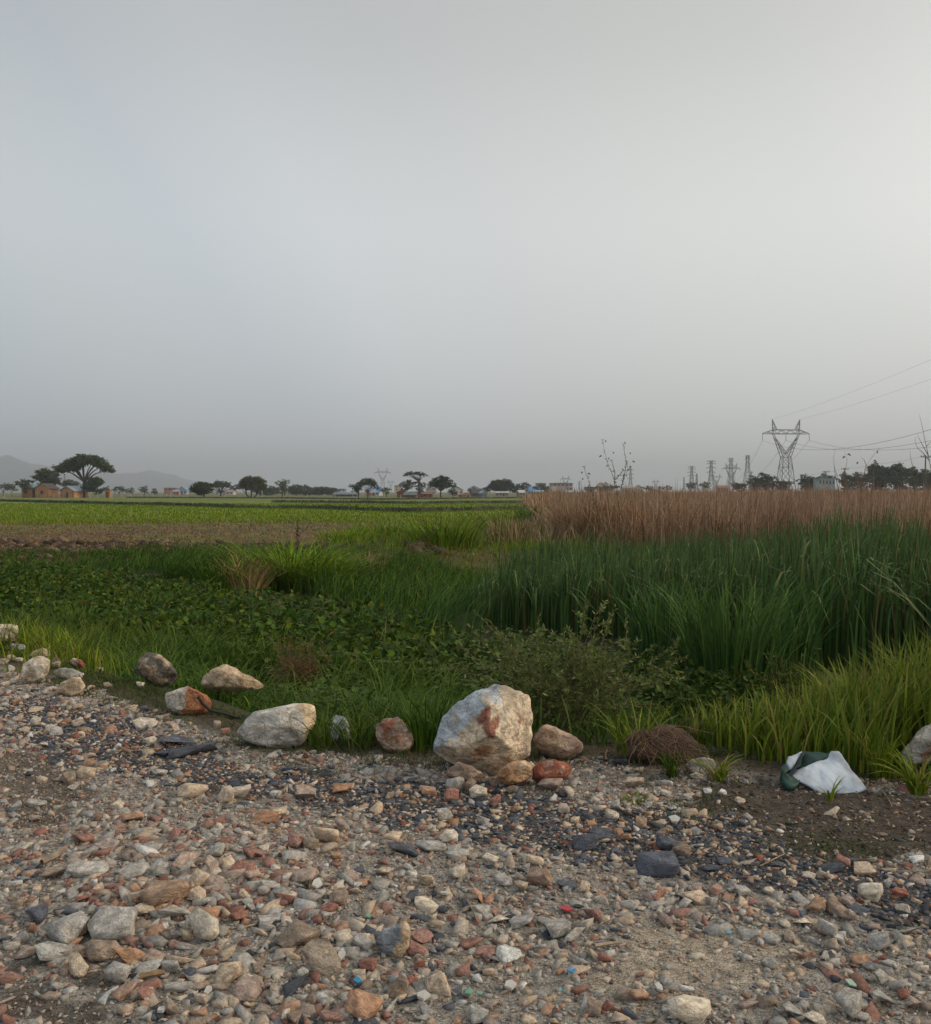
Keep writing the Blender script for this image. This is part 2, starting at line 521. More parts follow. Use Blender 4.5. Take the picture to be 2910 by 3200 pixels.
# hills far off
def ridge(name, prof, y0, depth, seed):
    us = np.linspace(prof[0][0], prof[-1][0], 150)
    vs_ = np.interp(us, [p[0] for p in prof], [p[1] for p in prof])
    rows = np.linspace(-1, 1, 25)
    V = []
    for j, r in enumerate(rows):
        for u, v in zip(us, vs_):
            p = at_y(u, v, y0)
            n = fbm(np.array(u * .03 + seed), np.array(r * 2.4 + seed)) - .5
            f = max(0.0, 1 - abs(r) ** 1.3)
            n2 = fbm(np.array(u * .11 + seed), np.array(r * 3 + seed)) - .5
            h = (p[2] + .3) * f * (1 + .7 * n * (abs(r) > .03)) + 8 * n2 * (f > 0)
            V.append((p[0], y0 + r * depth, -.6 + max(h, 0)))
    V = np.array(V); nx = len(us); ny = len(rows)
    i = np.arange((ny - 1) * (nx - 1)); a = (i // (nx - 1)) * nx + i % (nx - 1)
    F = np.stack([a, a + 1, a + nx + 1, a + nx], -1)
    me = mesh_np(name, V, F, np.tile(C(.075, .095, .09), (len(V), 1)), True)
    tag(obj(name, me, M_HILL), kind='structure')
M_HILL = ground_mat('hill_scrub', .02, .5, 5, False)
ridge('hills', [(-700, 1520), (-500, 1450), (-300, 1440), (-120, 1462), (-60, 1440), (8, 1428), (30, 1437), (52, 1436), (75, 1450), (112, 1466), (150, 1480), (200, 1492), (260, 1500), (340, 1530), (380, 1536)], 5600, 1200, 3.0)
ridge('hills', [(120, 1536), (200, 1492), (260, 1480), (330, 1476), (365, 1479), (400, 1484), (438, 1481), (480, 1490), (520, 1497), (560, 1508), (610, 1521), (680, 1533)], 6600, 1200, 11.0)
ridge('hills', [(300, 1536), (380, 1490), (440, 1474), (470, 1471), (520, 1480), (600, 1502), (700, 1520), (800, 1532), (900, 1536)], 7900, 500, 21.0)

# the hazy air
mz = bpy.data.materials.new('hazy_air'); mz.use_nodes = True
mz.node_tree.nodes.clear()
pv = N(mz.node_tree, 'ShaderNodeVolumePrincipled')
pv.inputs['Color'].default_value = (.86, .93, 1.0, 1)
pv.inputs['Density'].default_value = 2.7e-4
pv.inputs['Anisotropy'].default_value = .25
mo = N(mz.node_tree, 'ShaderNodeOutputMaterial')
mz.node_tree.links.new(pv.outputs[0], mo.inputs['Volume'])
hz = MB(); hz.box((0, 4200, 119), (14000, 9400, 242))
tag(hz.build('haze', mz), kind='stuff')

# ------------------------------------------------------------------ background: trees
ZF = -.3
def leaf_quads(P, size, cols, flat=.35):
    n = len(P)
    a = rng.normal(size=(n, 3)); a /= np.linalg.norm(a, axis=1, keepdims=True)
    b = rng.normal(size=(n, 3)); b[:, 2] *= flat
    b -= a * (a * b).sum(1, keepdims=True); b /= np.linalg.norm(b, axis=1, keepdims=True)
    c = np.cross(a, b)
    s = size[:, None] * rng.uniform(.7, 1.3, (n, 1))
    e = s * rng.uniform(.45, .8, (n, 1))
    V = np.stack([P - b * s, P + c * e * .9 - b * s * .1, P + b * s, P - c * e * .9 + b * s * .1], 1).reshape(-1, 3)
    F = np.arange(4 * n).reshape(n, 4)
    return V, F, np.repeat(cols, 4, 0)
def tree(name, label, ub, vb, y, crown, trunk_w=.35, tone=(.050, .070, .030), dens=1.0, fork=None, stems=1, group=None, lean=0):
    """crown: list of (u, v, ru, rv) clumps in the plane of the trunk; every clump gets depth of its own"""
    base = at_y(ub, vb, y); base[2] = ZF
    root = empty(name, base)
    k = y / FPX
    blobs = []
    for (u, v, ru, rv) in crown:
        c = at_y(u, v, y); dx = random.uniform(-.8, .8) * ru * k * .8
        blobs.append((np.array((c[0], y + dx, c[2])), ru * k, max(ru, rv) * k * .85, rv * k))
    # limbs
    zf = min(b[0][2] - b[3] for b in blobs)
    zfork = at_y(ub, fork, y)[2] if fork else base[2] + .45 * (zf - base[2]) + .2
    zfork = max(zfork, base[2] + .4)
    mb = MB()
    top = []
    for s in range(stems):
        off = (s - (stems - 1) / 2) * trunk_w * 1.5
        b0 = Vector((base[0] + off, base[1], base[2] - .1)); t0 = Vector((base[0] + off * 2.4 + lean, base[1], zfork))
        mid = (b0 + t0) / 2 + Vector((random.uniform(-.2, .2) * trunk_w, random.uniform(-.2, .2) * trunk_w, 0))
        mb.tube([b0, b0 + Vector((0, 0, .3)), mid, t0], [trunk_w * .75, trunk_w * .55, trunk_w * .45, trunk_w * .4], 7)
        top.append(t0)
    mb.build('trunk', M_BARK, root, True)
    lb = MB()
    for c, rx, ry, rz in blobs:
        t0 = min(top, key=lambda q: (q - Vector(c)).length)
        c = Vector(c); m1 = t0.lerp(c, .5); m1.z += .06 * (c - t0).length * (1 if c.z > t0.z else -.5)
        low = c - Vector((0, 0, rz * .3))
        lb.tube([t0, m1, low], [trunk_w * .3, trunk_w * .19, trunk_w * .08], 5)
        for q in range(3):
            e = low + Vector((random.uniform(-.7, .7) * rx, random.uniform(-.7, .7) * ry, random.uniform(0, .6) * rz))
            lb.tube([m1.lerp(low, .6), low.lerp(e, .5), e], [trunk_w * .10, trunk_w * .06, trunk_w * .03], 4)
    lb.build('limb', M_BARK, root, True)
    # leaves, in small bunches around the clumps
    PP, SS, CC = [], [], []
    for c, rx, ry, rz in blobs:
        nb = int(np.clip(52 * dens * (rx * rz) / (k * k * 260), 12, 95))
        d = rng.normal(size=(nb, 3)); d /= np.linalg.norm(d, axis=1, keepdims=True)
        rr = rng.uniform(.25, 1.0, nb) ** .6
        bc = c + d * rr[:, None] * np.array((rx, ry, rz))
        bs = np.clip(.20 * (rx + rz) , k * 2.0, k * 9)
        nl = 11
        pts = np.repeat(bc, nl, 0) + rng.normal(size=(nb * nl, 3)) * bs * np.array((.55, .55, .33))
        tint = np.repeat(rng.uniform(.62, 1.35, (nb, 1)), nl, 0) * rng.uniform(.75, 1.25, (nb * nl, 1))
        PP.append(pts); CC.append(np.array(tone) * 1.5 * tint); SS.append(np.full(nb * nl, np.clip(bs * .48, k * 1.6, .9)))
    V, F, col = leaf_quads(np.concatenate(PP), np.concatenate(SS), np.concatenate(CC))
    obj('crown', mesh_np('crown', V - np.array(root.location), F, col), M_LEAF, root)
    return tag(root, label, 'tree', group)
def dome(u0, u1, vt, vb, n, thick=.35, skew=0):
    """clumps along an umbrella-shaped crown"""
    out = []
    for i in range(n):
        t = (i + .5) / n * 2 - 1
        u = (u0 + u1) / 2 + t * (u1 - u0) / 2 * .88
        top = vt + (vb - vt) * (abs(t) ** 2.2) * .62 + skew * t * (vb - vt)
        rv = (vb - vt) * thick * (1 - .35 * abs(t))
        out.append((u, top + rv * .9 + random.uniform(-.1, .1) * rv, (u1 - u0) / n * 1.05, rv * .75))
    for i in range(n // 2):
        t = random.uniform(-.6, .6)
        out.append(((u0 + u1) / 2 + t * (u1 - u0) / 2, vt + (vb - vt) * random.uniform(.35, .75), (u1 - u0) / n * .9, (vb - vt) * .16))
    return out
def ball(u0, u1, vt, vb, n):
    out = []
    cu, cv, ru, rv = (u0 + u1) / 2, (vt + vb) / 2, (u1 - u0) / 2, (vb - vt) / 2
    for i in range(n):
        a = 2.4 * i; r = math.sqrt((i + .4) / n) * .72
        out.append((cu + ru * r * math.cos(a), cv + rv * r * math.sin(a), ru * random.uniform(.38, .52), rv * random.uniform(.34, .48)))
    return out
GT = 'trees beyond the paddy field'
tree('rain_tree', 'largest umbrella-crowned tree standing beside the bamboo huts', 263, 1556, 296, dome(172, 362, 1418, 1492, 9, .30) + [(300, 1505, 22, 14), (285, 1522, 24, 14), (305, 1535, 18, 9), (190, 1462, 20, 10)], .9, dens=1.1, fork=1505)
tree('tree', 'loose grey-green tree just behind the teal-roofed hut', 146, 1553, 306, ball(100, 190, 1462, 1522, 9), .4, (.055, .070, .038), .7, fork=1528, stems=2, group=GT)
tree('small_tree', 'small dark tree leaning over the roof of the teal-roofed hut', 76, 1554, 294, ball(46, 106, 1494, 1530, 6), .3, (.045, .055, .026), .8, group=GT)
tree('tree', 'rounded tree behind the blue-roofed hut and the huge umbrella tree', 217, 1550, 420, dome(184, 252, 1498, 1522, 6, .5), .5, (.045, .065, .035), group=GT)
tree('tree', 'pair of low grey crowns at the outer edge beyond the huts', 10, 1548, 430, ball(-18, 40, 1508, 1534, 6), .35, (.05, .065, .04), group=GT)
tree('tree', 'low bushy crown between the field edge and the teal-roofed hut', 36, 1550, 360, ball(20, 60, 1512, 1536, 5), .3, (.05, .07, .035), group=GT)
tree('tree', 'dark round tree just beyond the little outhouse', 335, 1548, 520, ball(318, 352, 1518, 1540, 5), .4, (.05, .07, .045), group=GT)
tree('tree', 'flat-topped dark tree behind the white fence posts', 372, 1549, 540, dome(352, 391, 1517, 1538, 5, .5), .5, (.04, .055, .035), group=GT)
tree('tree', 'low pale bush-like tree between two dark trees behind the fence', 402, 1548, 600, ball(386, 428, 1522, 1543, 5), .4, (.06, .08, .05), group=GT)
tree('tree', 'upright dark tree behind the far end of the white fence', 452, 1549, 540, ball(436, 468, 1517, 1544, 5), .5, (.04, .055, .035), group=GT)
tree('tree', 'small low tree beside the pink two-storey house', 482, 1548, 580, ball(468, 496, 1526, 1545, 4), .4, (.045, .06, .04), group=GT)
tree('tree', 'dense dark bushy tree with its crown reaching down near the ground', 638, 1556, 292, ball(594, 668, 1502, 1550, 10), .55, (.036, .050, .026), 1.1, fork=1546, group=GT)
tree('tree', 'wide spreading dark tree overlapping the dense bushy one', 690, 1546, 430, dome(640, 742, 1500, 1534, 8, .42), .8, (.036, .052, .032), group=GT)
tree('tree', 'brownish spreading tree with several slanting stems', 786, 1556, 290, dome(738, 842, 1481, 1540, 8, .36) + ball(745, 835, 1500, 1538, 6), .45, (.062, .066, .034), .9, fork=1545, stems=3, group=GT)
tree('tree', 'slender light-green tree with a thin straight trunk', 882, 1558, 284, ball(860, 908, 1493, 1530, 7) + [(884, 1535, 16, 10)], .25, (.065, .09, .038), .6, fork=1540, group=GT)
for i, (u, v0, w, t) in enumerate([(850, 1518, 34, 0), (925, 1512, 44, 1), (965, 1522, 40, 2), (1000, 1520, 42, 0), (1035, 1523, 36, 1), (820, 1526, 30, 2)]):
    lab = ['low blue-green tree directly behind the slender light-green tree', 'bushy crown in the far hedgerow just past the slender light-green tree', 'middle tree of the far hedgerow before the pale blue house',
           'tallest dark clump of the hedgerow before the pale blue house', 'last hedgerow tree beside the pale blue house', 'lowest crown of the hedgerow beside the brownish spreading tree'][i]
    tree('hedgerow_tree', lab, u, 1549, 470, ball(u - w, u + w, v0, 1547, 7), .4, [(.04, .058, .036), (.05, .07, .042), (.045, .06, .045)][t], group='far hedgerow')
tree('tree', 'dark tree with a flat-bottomed crown beside the blue-roofed sheds, nearer the brown tree', 1120, 1557, 288, ball(1088, 1142, 1503, 1538, 7), .3, (.040, .056, .030), fork=1545, group=GT)
tree('tree', 'dark round-topped tree in front of the twin lattice pylons', 1150, 1557, 286, dome(1108, 1186, 1490, 1534, 8, .4), .4, (.044, .060, .030), fork=1540, group=GT)
tree('small_tree', 'low yellow-green tree beside the pylon foot', 1208, 1553, 330, ball(1188, 1222, 1520, 1546, 6), .25, (.075, .095, .035), .8, group=GT)
tree('umbrella_tree', 'tall tree with a thin flat umbrella top above the red huts', 1310, 1556, 300, dome(1258, 1337, 1471, 1489, 8, .5) + ball(1247, 1296, 1496, 1532, 7) + ball(1296, 1330, 1502, 1548, 6), .5, (.034, .048, .026), 1.1, fork=1505)
tree('tree', 'full round dark tree right of the red huts', 1378, 1557, 290, dome(1336, 1424, 1482, 1530, 8, .38) + ball(1345, 1412, 1496, 1530, 5), .5, (.040, .052, .030), fork=1535, group=GT)
tree('small_tree', 'small round tree between the full dark tree and the tan hut', 1415, 1553, 330, ball(1402, 1430, 1522, 1552, 5), .3, (.04, .06, .034), group=GT)
tree('tree', 'low bush-like tree behind the dark-roofed sheds', 1478, 1549, 420, ball(1462, 1498, 1521, 1546, 5), .3, (.05, .07, .04), group=GT)
tree('big_tree', 'broadest dark rounded tree mass in front of the distant town', 1575, 1548, 420, dome(1516, 1620, 1493, 1540, 9, .45) + ball(1530, 1610, 1508, 1542, 6), .9, (.034, .048, .028), 1.2)
tree('tree', 'smaller tree joined to the broadest dark tree mass', 1630, 1548, 440, ball(1606, 1656, 1503, 1544, 7), .5, (.045, .06, .036), group=GT)
tree('tree', 'dark low crown on the near side of the broadest tree mass', 1512, 1548, 430, ball(1498, 1530, 1520, 1546, 5), .4, (.036, .05, .03), group=GT)
tree('tree', 'dusty green tree in front of the unfinished grey building', 1690, 1548, 430, ball(1664, 1720, 1510, 1546, 7), .4, (.06, .075, .04), group=GT)
tree('tree', 'dark tree standing beside the orange-roofed house', 1880, 1545, 520, ball(1850, 1935, 1514, 1538, 7), .5, (.036, .05, .034), group=GT)
tree('tree', 'low far tree between the orange-roofed houses and the reeds', 2025, 1542, 620, ball(2005, 2052, 1517, 1534, 5), .5, (.045, .06, .045), group=GT)
tree('tree', 'low far tree just past the squat pylon', 2080, 1542, 620, ball(2060, 2110, 1516, 1534, 5), .5, (.045, .06, .045), group=GT)
tree('tree', 'dark round tree below the lattice towers, beside the slim mast', 2158, 1545, 480, ball(2140, 2180, 1505, 1530, 6), .5, (.036, .052, .032), group=GT)
tree('tree', 'short dark tree with a knobbed top between two lattice towers', 2200, 1545, 480, ball(2184, 2222, 1504, 1530, 6), .5, (.036, .05, .03), group=GT)
RT = 'tree line behind the dry reeds'
for u, v0, w, t, lab in [(2310, 1508, 30, 0, 'low dark tree at the start of the line behind the reeds'),
                         (2362, 1487, 34, 1, 'rounded tree in the line behind the reeds, nearest the great pylon'),
                         (2396, 1478, 36, 0, 'tree with a pointed tuft left of the great pylon foot'),
                         (2445, 1500, 40, 2, 'low tree between the legs of the great pylon'),
                         (2530, 1482, 46, 0, 'broad dark tree beside the white-and-blue house'),
                         (2582, 1478, 30, 1, 'dark tree directly behind the white-and-blue house'),
                         (2650, 1478, 34, 2, 'greyish tree behind the second utility pole past the house'),
                         (2692, 1474, 34, 3, 'rust-tinged brown tree in the line behind the reeds'),
                         (2752, 1448, 46, 0, 'tall loose tree with lit upper boughs behind the reeds'),
                         (2812, 1450, 40, 2, 'tall grey-green tree beside the loose tall one'),
                         (2860, 1462, 34, 1, 'dark tree just before the last utility pole'),
                         (2900, 1466, 40, 0, 'last dark tree of the line, behind the last utility pole')]:
    tree('tree', lab, u, 1545, 330, ball(u - w, u + w, v0, 1528, 8) + ball(u - w, u + w, 1512, 1538, 4), .5,
         [(.036, .052, .028), (.042, .058, .034), (.052, .064, .040), (.085, .062, .034)][t], .62, group=RT)

# ------------------------------------------------------------------ background: houses, huts, fence
MATC = {}
def flat_mat(col, rough=.8):
    key = (tuple(round(c, 3) for c in col), rough)
    if key not in MATC:
        MATC[key] = plain('wall_paint_%d' % len(MATC), col, rough, .22, .8, 0)
    return MATC[key]
M_PANE = plain('window_glass', (.03, .035, .04), .25, .1, 1, 0, spec=.6)
def house(name, label, u0, u1, vr, ve, y, wall, roof, kind='gable', rot=0.0, win=2, door=True, storeys=1, cat='house', group=None, depth=None, base=ZF, boards=False):
    k = y / FPX
    w = (u1 - u0) * k
    zc = at_y((u0 + u1) / 2, ve, y)[2]; zr = at_y((u0 + u1) / 2, vr, y)[2]
    cx = at_y((u0 + u1) / 2, vr, y)[0]
    dp = depth or max(.7 * w, 3.0)
    root = empty(name, (cx, y + dp / 2, base)); root.rotation_euler = (0, 0, rot)
    def P(x, yy, z): return (x, yy, z)
    def part(nm, vs, fs, m, par=root):
        me = bpy.data.meshes.new(nm); me.from_pydata(vs, [], fs)
        return obj(nm, me, m, par)
    h, hr = zc - base, zr - base
    hw, hd = w / 2 * .94, dp / 2
    wv = [(-hw, -hd, 0), (hw, -hd, 0), (hw, hd, 0), (-hw, hd, 0), (-hw, -hd, h), (hw, -hd, h), (hw, hd, h), (-hw, hd, h)]
    wf = [(0, 1, 5, 4), (1, 2, 6, 5), (2, 3, 7, 6), (3, 0, 4, 7)]
    if kind == 'gable':
        wv += [(-hw, 0, hr - .05), (hw, 0, hr - .05)]; wf += [(4, 7, 8), (5, 9, 6)]
    elif kind == 'front':
        wv += [(0, -hd, hr - .05), (0, hd, hr - .05)]; wf += [(4, 5, 8), (7, 9, 6)]
    else:
        wf += [(4, 5, 6, 7)]
    part('wall', wv, wf, flat_mat(wall))
    oh = min(.45, w * .08); t = .12
    def slab(a, b, c, d):
        vs = [a, b, c, d] + [(q[0], q[1], q[2] + t) for q in (a, b, c, d)]
        return vs, [(0, 3, 2, 1), (4, 5, 6, 7), (0, 1, 5, 4), (1, 2, 6, 5), (2, 3, 7, 6), (3, 0, 4, 7)]
    rm = flat_mat(roof, .55)
    sl = (hr - h) / hd if kind == 'gable' else (hr - h) / hw
    if kind == 'gable':
        part('roof', *slab((-hw - oh, -hd - oh, h - sl * oh), (hw + oh, -hd - oh, h - sl * oh), (hw + oh, 0, hr), (-hw - oh, 0, hr)), rm)
        part('roof', *slab((-hw - oh, 0, hr), (hw + oh, 0, hr), (hw + oh, hd + oh, h - sl * oh), (-hw - oh, hd + oh, h - sl * oh)), rm)
    elif kind == 'front':
        part('roof', *slab((-hw - oh, -hd - oh, h - sl * oh), (0, -hd - oh, hr), (0, hd + oh, hr), (-hw - oh, hd + oh, h - sl * oh)), rm)
        part('roof', *slab((0, -hd - oh, hr), (hw + oh, -hd - oh, h - sl * oh), (hw + oh, hd + oh, h - sl * oh), (0, hd + oh, hr)), rm)
    else:
        part('roof', *slab((-hw - oh, -hd - oh, h), (hw + oh, -hd - oh, h), (hw + oh, hd + oh, h), (-hw - oh, hd + oh, h)), rm)
        if hr > h + .3:
            part('parapet', *[q for q in slab((-hw * .5, -hd * .5, h + t), (hw * .2, -hd * .5, h + t), (hw * .2, hd * .3, h + t), (-hw * .5, hd * .3, h + t))], rm)
    fm = flat_mat(tuple(min(1, c * .55 + .02) for c in wall))
    def bx(nm, x0, x1, z0, z1, m, par, off, th=.06):
        vs, fs = [], []
        for yy in (-hd - off - th, -hd - off):
            vs += [(x0, yy, z0), (x1, yy, z0), (x1, yy, z1), (x0, yy, z1)]
        return part(nm, vs, [(0, 1, 2, 3), (7, 6, 5, 4), (0, 4, 5, 1), (1, 5, 6, 2), (2, 6, 7, 3), (3, 7, 4, 0)], m, par)
    sh = h / storeys
    for s in range(storeys):
        z0 = s * sh
        slots = win + (1 if door and s == 0 else 0)
        for i in range(slots):
            xc = -hw + (i + .5) * 2 * hw / slots
            ww = min(1.2, 2 * hw / slots * .5)
            if door and s == 0 and i == slots // 2:
                bx('door', xc - ww * .4, xc + ww * .4, z0 + .02, z0 + sh * .78, flat_mat((.07, .055, .045)), root, .0)
            else:
                f = bx('window', xc - ww / 2, xc + ww / 2, z0 + sh * .38, z0 + sh * .78, fm, root, .0)
                bx('pane', xc - ww / 2 + .1, xc + ww / 2 - .1, z0 + sh * .38 + .1, z0 + sh * .78 - .1, M_PANE, f, .06, .02)
    if boards:
        for i in range(5):
            x = -hw + (i + .5) * 2 * hw / 5
            bx('wall_batten', x - .06, x + .06, .02, h - .05, flat_mat((.2, .12, .07)), root, .0, .04)
    return tag(root, label, cat, group)
TAN, TEAL, BLUE, RUST = (.46, .235, .11), (.16, .34, .36), (.20, .33, .50), (.20, .075, .055)
HB = 'bamboo huts under the umbrella tree'
house('bamboo_hut', 'long tan bamboo hut with a teal metal roof', 62, 114, 1515, 1523, 298, TAN, TEAL, 'gable', .2, 1, True, cat='hut', depth=5, boards=True, group=HB)
house('bamboo_hut', 'gable-fronted tan bamboo hut built against the teal-roofed one', 110, 161, 1511, 1526, 294, (.50, .25, .115), (.13, .09, .07), 'front', -.2, 1, False, cat='hut', depth=5, boards=True, group=HB)
house('bamboo_hut', 'smaller tan bamboo hut with a pale blue roof and pointed gable', 190, 250, 1519, 1533, 293, (.50, .25, .115), (.33, .42, .50), 'front', -.38, 0, True, cat='hut', depth=6, boards=True, group=HB)
house('outhouse', 'tiny narrow tan outhouse standing alone by the fence', 327, 344, 1527, 1532, 292, TAN, (.12, .08, .06), 'flat', 0, 0, True, cat='outhouse', depth=1.6)
VB = 'houses beyond the field'
house('house', 'pink two-storey house among blue-roofed ones behind the fence', 510, 550, 1521, 1525, 620, (.42, .21, .17), (.40, .20, .15), 'flat', .1, 3, False, 2, group=VB)
house('house', 'low blue-roofed house right beside the pink two-storey one', 552, 584, 1520, 1532, 640, (.35, .40, .45), (.16, .30, .50), 'front', 0, 2, group=VB)
house('shed', 'low shed with an orange front at the foot of the pink house', 540, 560, 1531, 1536, 560, (.42, .22, .12), (.25, .35, .5), 'gable', 0, 1, group=VB, cat='shed')
house('house', 'pale house glimpsed below the wide spreading dark tree', 672, 730, 1532, 1537, 560, (.50, .50, .48), (.35, .20, .18), 'gable', 0, 4, group=VB)
house('house', 'pale blue two-storey house behind the hedgerow', 1050, 1082, 1524, 1528, 560, (.42, .55, .62), (.45, .55, .6), 'flat', .1, 2, False, 2, group=VB)
house('shed', 'long low dark shed below the pale blue house', 1040, 1118, 1540, 1545, 380, (.12, .11, .10), (.14, .16, .18), 'gable', 0, 3, group=VB, cat='shed')
house('house', 'house with a terracotta wall between the two dark trees', 1142, 1172, 1530, 1538, 420, (.36, .17, .13), (.30, .32, .34), 'gable', .2, 1, group=VB)
house('house', 'house with a bright blue sloping roof at the pylon foot', 1150, 1192, 1524, 1538, 460, (.52, .53, .52), (.14, .30, .58), 'gable', -.3, 2, group=VB)
house('town_house', 'narrow cream three-storey building behind the red huts', 1232, 1257, 1514, 1517, 640, (.50, .42, .30), (.45, .40, .33), 'flat', .15, 2, False, 3, group=VB)
house('wooden_hut', 'dark red-brown wooden hut nearest the cream building', 1240, 1270, 1530, 1536, 310, RUST, (.28, .20, .17), 'front', .2, 1, cat='hut', group='red-brown wooden huts', boards=True)
house('wooden_hut', 'red-brown wooden hut with a grey metal roof under the umbrella-topped tree', 1266, 1305, 1537, 1545, 300, RUST, (.30, .32, .33), 'gable', -.25, 1, cat='hut', group='red-brown wooden huts', boards=True)
house('wooden_hut', 'open red-brown lean-to hut beside the full round tree', 1314, 1350, 1537, 1543, 306, (.24, .10, .065), (.22, .12, .09), 'gable', .3, 1, cat='hut', group='red-brown wooden huts', boards=True)
house('house', 'grey two-storey house behind the full round dark tree', 1330, 1365, 1520, 1524, 600, (.40, .39, .37), (.38, .36, .34), 'flat', 0, 2, False, 2, group=VB)
house('house', 'house with a pale blue ridge behind the small round tree', 1402, 1445, 1520, 1531, 520, (.45, .44, .40), (.30, .36, .40), 'front', .3, 2, group=VB)
house('bamboo_hut', 'small tan hut standing at the field edge', 1437, 1465, 1541, 1546, 310, (.38, .19, .10), (.30, .17, .11), 'front', .4, 1, cat='hut', boards=True)
house('house', 'bright blue gabled house above the dark-roofed sheds', 1462, 1500, 1518, 1527, 560, (.50, .54, .56), (.13, .32, .60), 'front', .1, 2, group=VB)
house('shed', 'black-roofed shed at the foot of the bright blue house', 1472, 1512, 1529, 1540, 360, (.10, .09, .085), (.06, .06, .065), 'gable', .2, 1, cat='shed', group=VB)
house('shed', 'low teal-roofed shed next to the black-roofed one', 1500, 1518, 1534, 1541, 350, (.16, .16, .17), (.28, .42, .46), 'front', .4, 1, cat='shed', group=VB)
house('shed', 'pale-roofed shed under the broadest tree mass', 1548, 1590, 1536, 1540, 400, (.30, .28, .26), (.45, .44, .42), 'gable', 0, 3, cat='shed', group=VB)
house('shed', 'light metal-roofed shed past the broadest tree mass', 1618, 1640, 1532, 1539, 380, (.22, .21, .2), (.50, .52, .52), 'gable', .3, 1, cat='shed', group=VB)
house('house', 'blue-roofed house with long eaves before the town', 1650, 1696, 1520, 1534, 470, (.45, .47, .48), (.13, .28, .50), 'gable', -.2, 3, group=VB)
house('shed', 'long low shed with a turquoise roof at the field edge', 1668, 1698, 1532, 1537, 400, (.4, .4, .4), (.22, .42, .50), 'gable', .1, 2, cat='shed', group=VB)
house('concrete_frame_building', 'unfinished grey concrete building standing above the dusty green tree', 1676, 1706, 1507, 1510, 560, (.30, .29, .27), (.30, .29, .27), 'flat', .2, 3, False, 3, cat='building')
house('house', 'grey-roofed house on the slope below the flat-topped building', 1716, 1770, 1521, 1536, 440, (.34, .30, .28), (.20, .19, .19), 'gable', .35, 2, group=VB)
house('flat_roofed_building', 'wide three-storey building with red-brown lower wall and dark flat roofs', 1722, 1790, 1505, 1510, 520, (.40, .30, .28), (.12, .11, .11), 'flat', .12, 5, False, 3, cat='building')
house('long_shed', 'long blue-grey roofed shed right behind the reed edge', 1770, 1832, 1533, 1538, 420, (.36, .38, .40), (.38, .46, .52), 'gable', 0, 6, False, cat='shed')
house('house', 'dark green house beside the long blue-grey shed', 1828, 1860, 1513, 1522, 520, (.13, .16, .15), (.12, .14, .14), 'flat', 0, 2, group=VB)
house('house', 'orange-roofed house seen first between the tall pod stalks', 1868, 1888, 1508, 1514, 640, (.5, .42, .36), (.42, .16, .10), 'front', .2, 2, group=VB)
house('house', 'orange-roofed house directly behind the tall pod stalks', 1884, 1904, 1506, 1513, 640, (.5, .44, .38), (.50, .22, .14), 'front', -.2, 2, group=VB)
house('house', 'long low grey house past the pod stalks', 1945, 1980, 1519, 1524, 660, (.38, .37, .36), (.32, .31, .3), 'gable', 0, 4, group=VB)
house('house', 'pink-roofed house between the pod stalks and the squat pylon', 1984, 2008, 1516, 1524, 680, (.46, .40, .35), (.44, .24, .18), 'front', .2, 2, group=VB)
house('house', 'pale low house beside the squat pylon', 2035, 2068, 1520, 1527, 680, (.42, .40, .38), (.34, .30, .28), 'gable', 0, 3, group=VB)
house('house', 'rust-roofed low house under the lattice towers', 2244, 2278, 1517, 1523, 560, (.36, .22, .18), (.32, .15, .10), 'gable', 0, 3, group=VB)
house('white_house', 'white-and-blue two-storey house behind the dry reeds', 2559, 2613, 1489, 1494, 290, (.34, .38, .46), (.24, .29, .38), 'flat', -.05, 5, False, 2, cat='house', depth=5)

fence = empty('post_fence', at_y(300, 1555, 292)); fence.location.z = ZF
def post(par, u, vt, y, r=.12, name='post'):
    p = at_y(u, vt, y)
    mb = MB(); mb.box((p[0], y, (p[2] + ZF) / 2), (r * 2, r * 2, p[2] - ZF)); mb.box((p[0], y, p[2] + .03), (r * 2.3, r * 2.3, .06))
    return mb.build(name, M_CONC, par)
for u, vt in ((14, 1538), (37, 1533), (168, 1541), (258, 1540), (282, 1545), (305, 1539), (350, 1540), (360, 1538), (380, 1541), (383, 1537), (402, 1541), (409, 1543), (432, 1541), (441, 1540), (455, 1540), (478, 1541), (499, 1543), (507, 1540), (520, 1542)):
    post(fence, u, vt, 292 + rng.uniform(-2, 6))
for z in (.45, .95):
    mb = MB(); a = at_y(0, 1550, 294); b = at_y(533, 1550, 294)
    mb.bar((a[0], 294, ZF + z), (b[0], 294, ZF + z), .02); mb.build('strand_wire', M_WIRE, fence)
tag(fence, 'row of whitish concrete fence posts beside the bamboo huts', 'fence')
PG = 'lone concrete posts along the field edge'
for u, vt, lab in ((533, 1536, 'pale concrete post standing past the end of the white fence'), (703, 1540, 'pale concrete post in front of the wide spreading tree'), (820, 1540, 'pale concrete post beside the brownish many-stemmed tree'),
                   (960, 1545, 'pale concrete post before the far hedgerow'), (1047, 1546, 'pale concrete post before the pale blue house'), (1103, 1545, 'thin pale post beside the flat-bottomed dark tree'),
                   (1163, 1540, 'thin post right of the round-topped tree by the pylons'), (1199, 1541, 'thin post under the low yellow-green tree'), (1252, 1545, 'thin post before the dark red-brown hut'), (1658, 1536, 'white post before the blue-roofed house with long eaves'), (1695, 1533, 'white post at the end of the turquoise-roofed shed')):
    p = at_y(u, vt, 288)
    mb = MB(); mb.box((p[0], 288, (p[2] + ZF) / 2), (.26, .26, p[2] - ZF)); mb.box((p[0], 288, p[2] + .04), (.3, .3, .08))
    tag(mb.build('concrete_post', M_CONC), lab, 'post', PG)

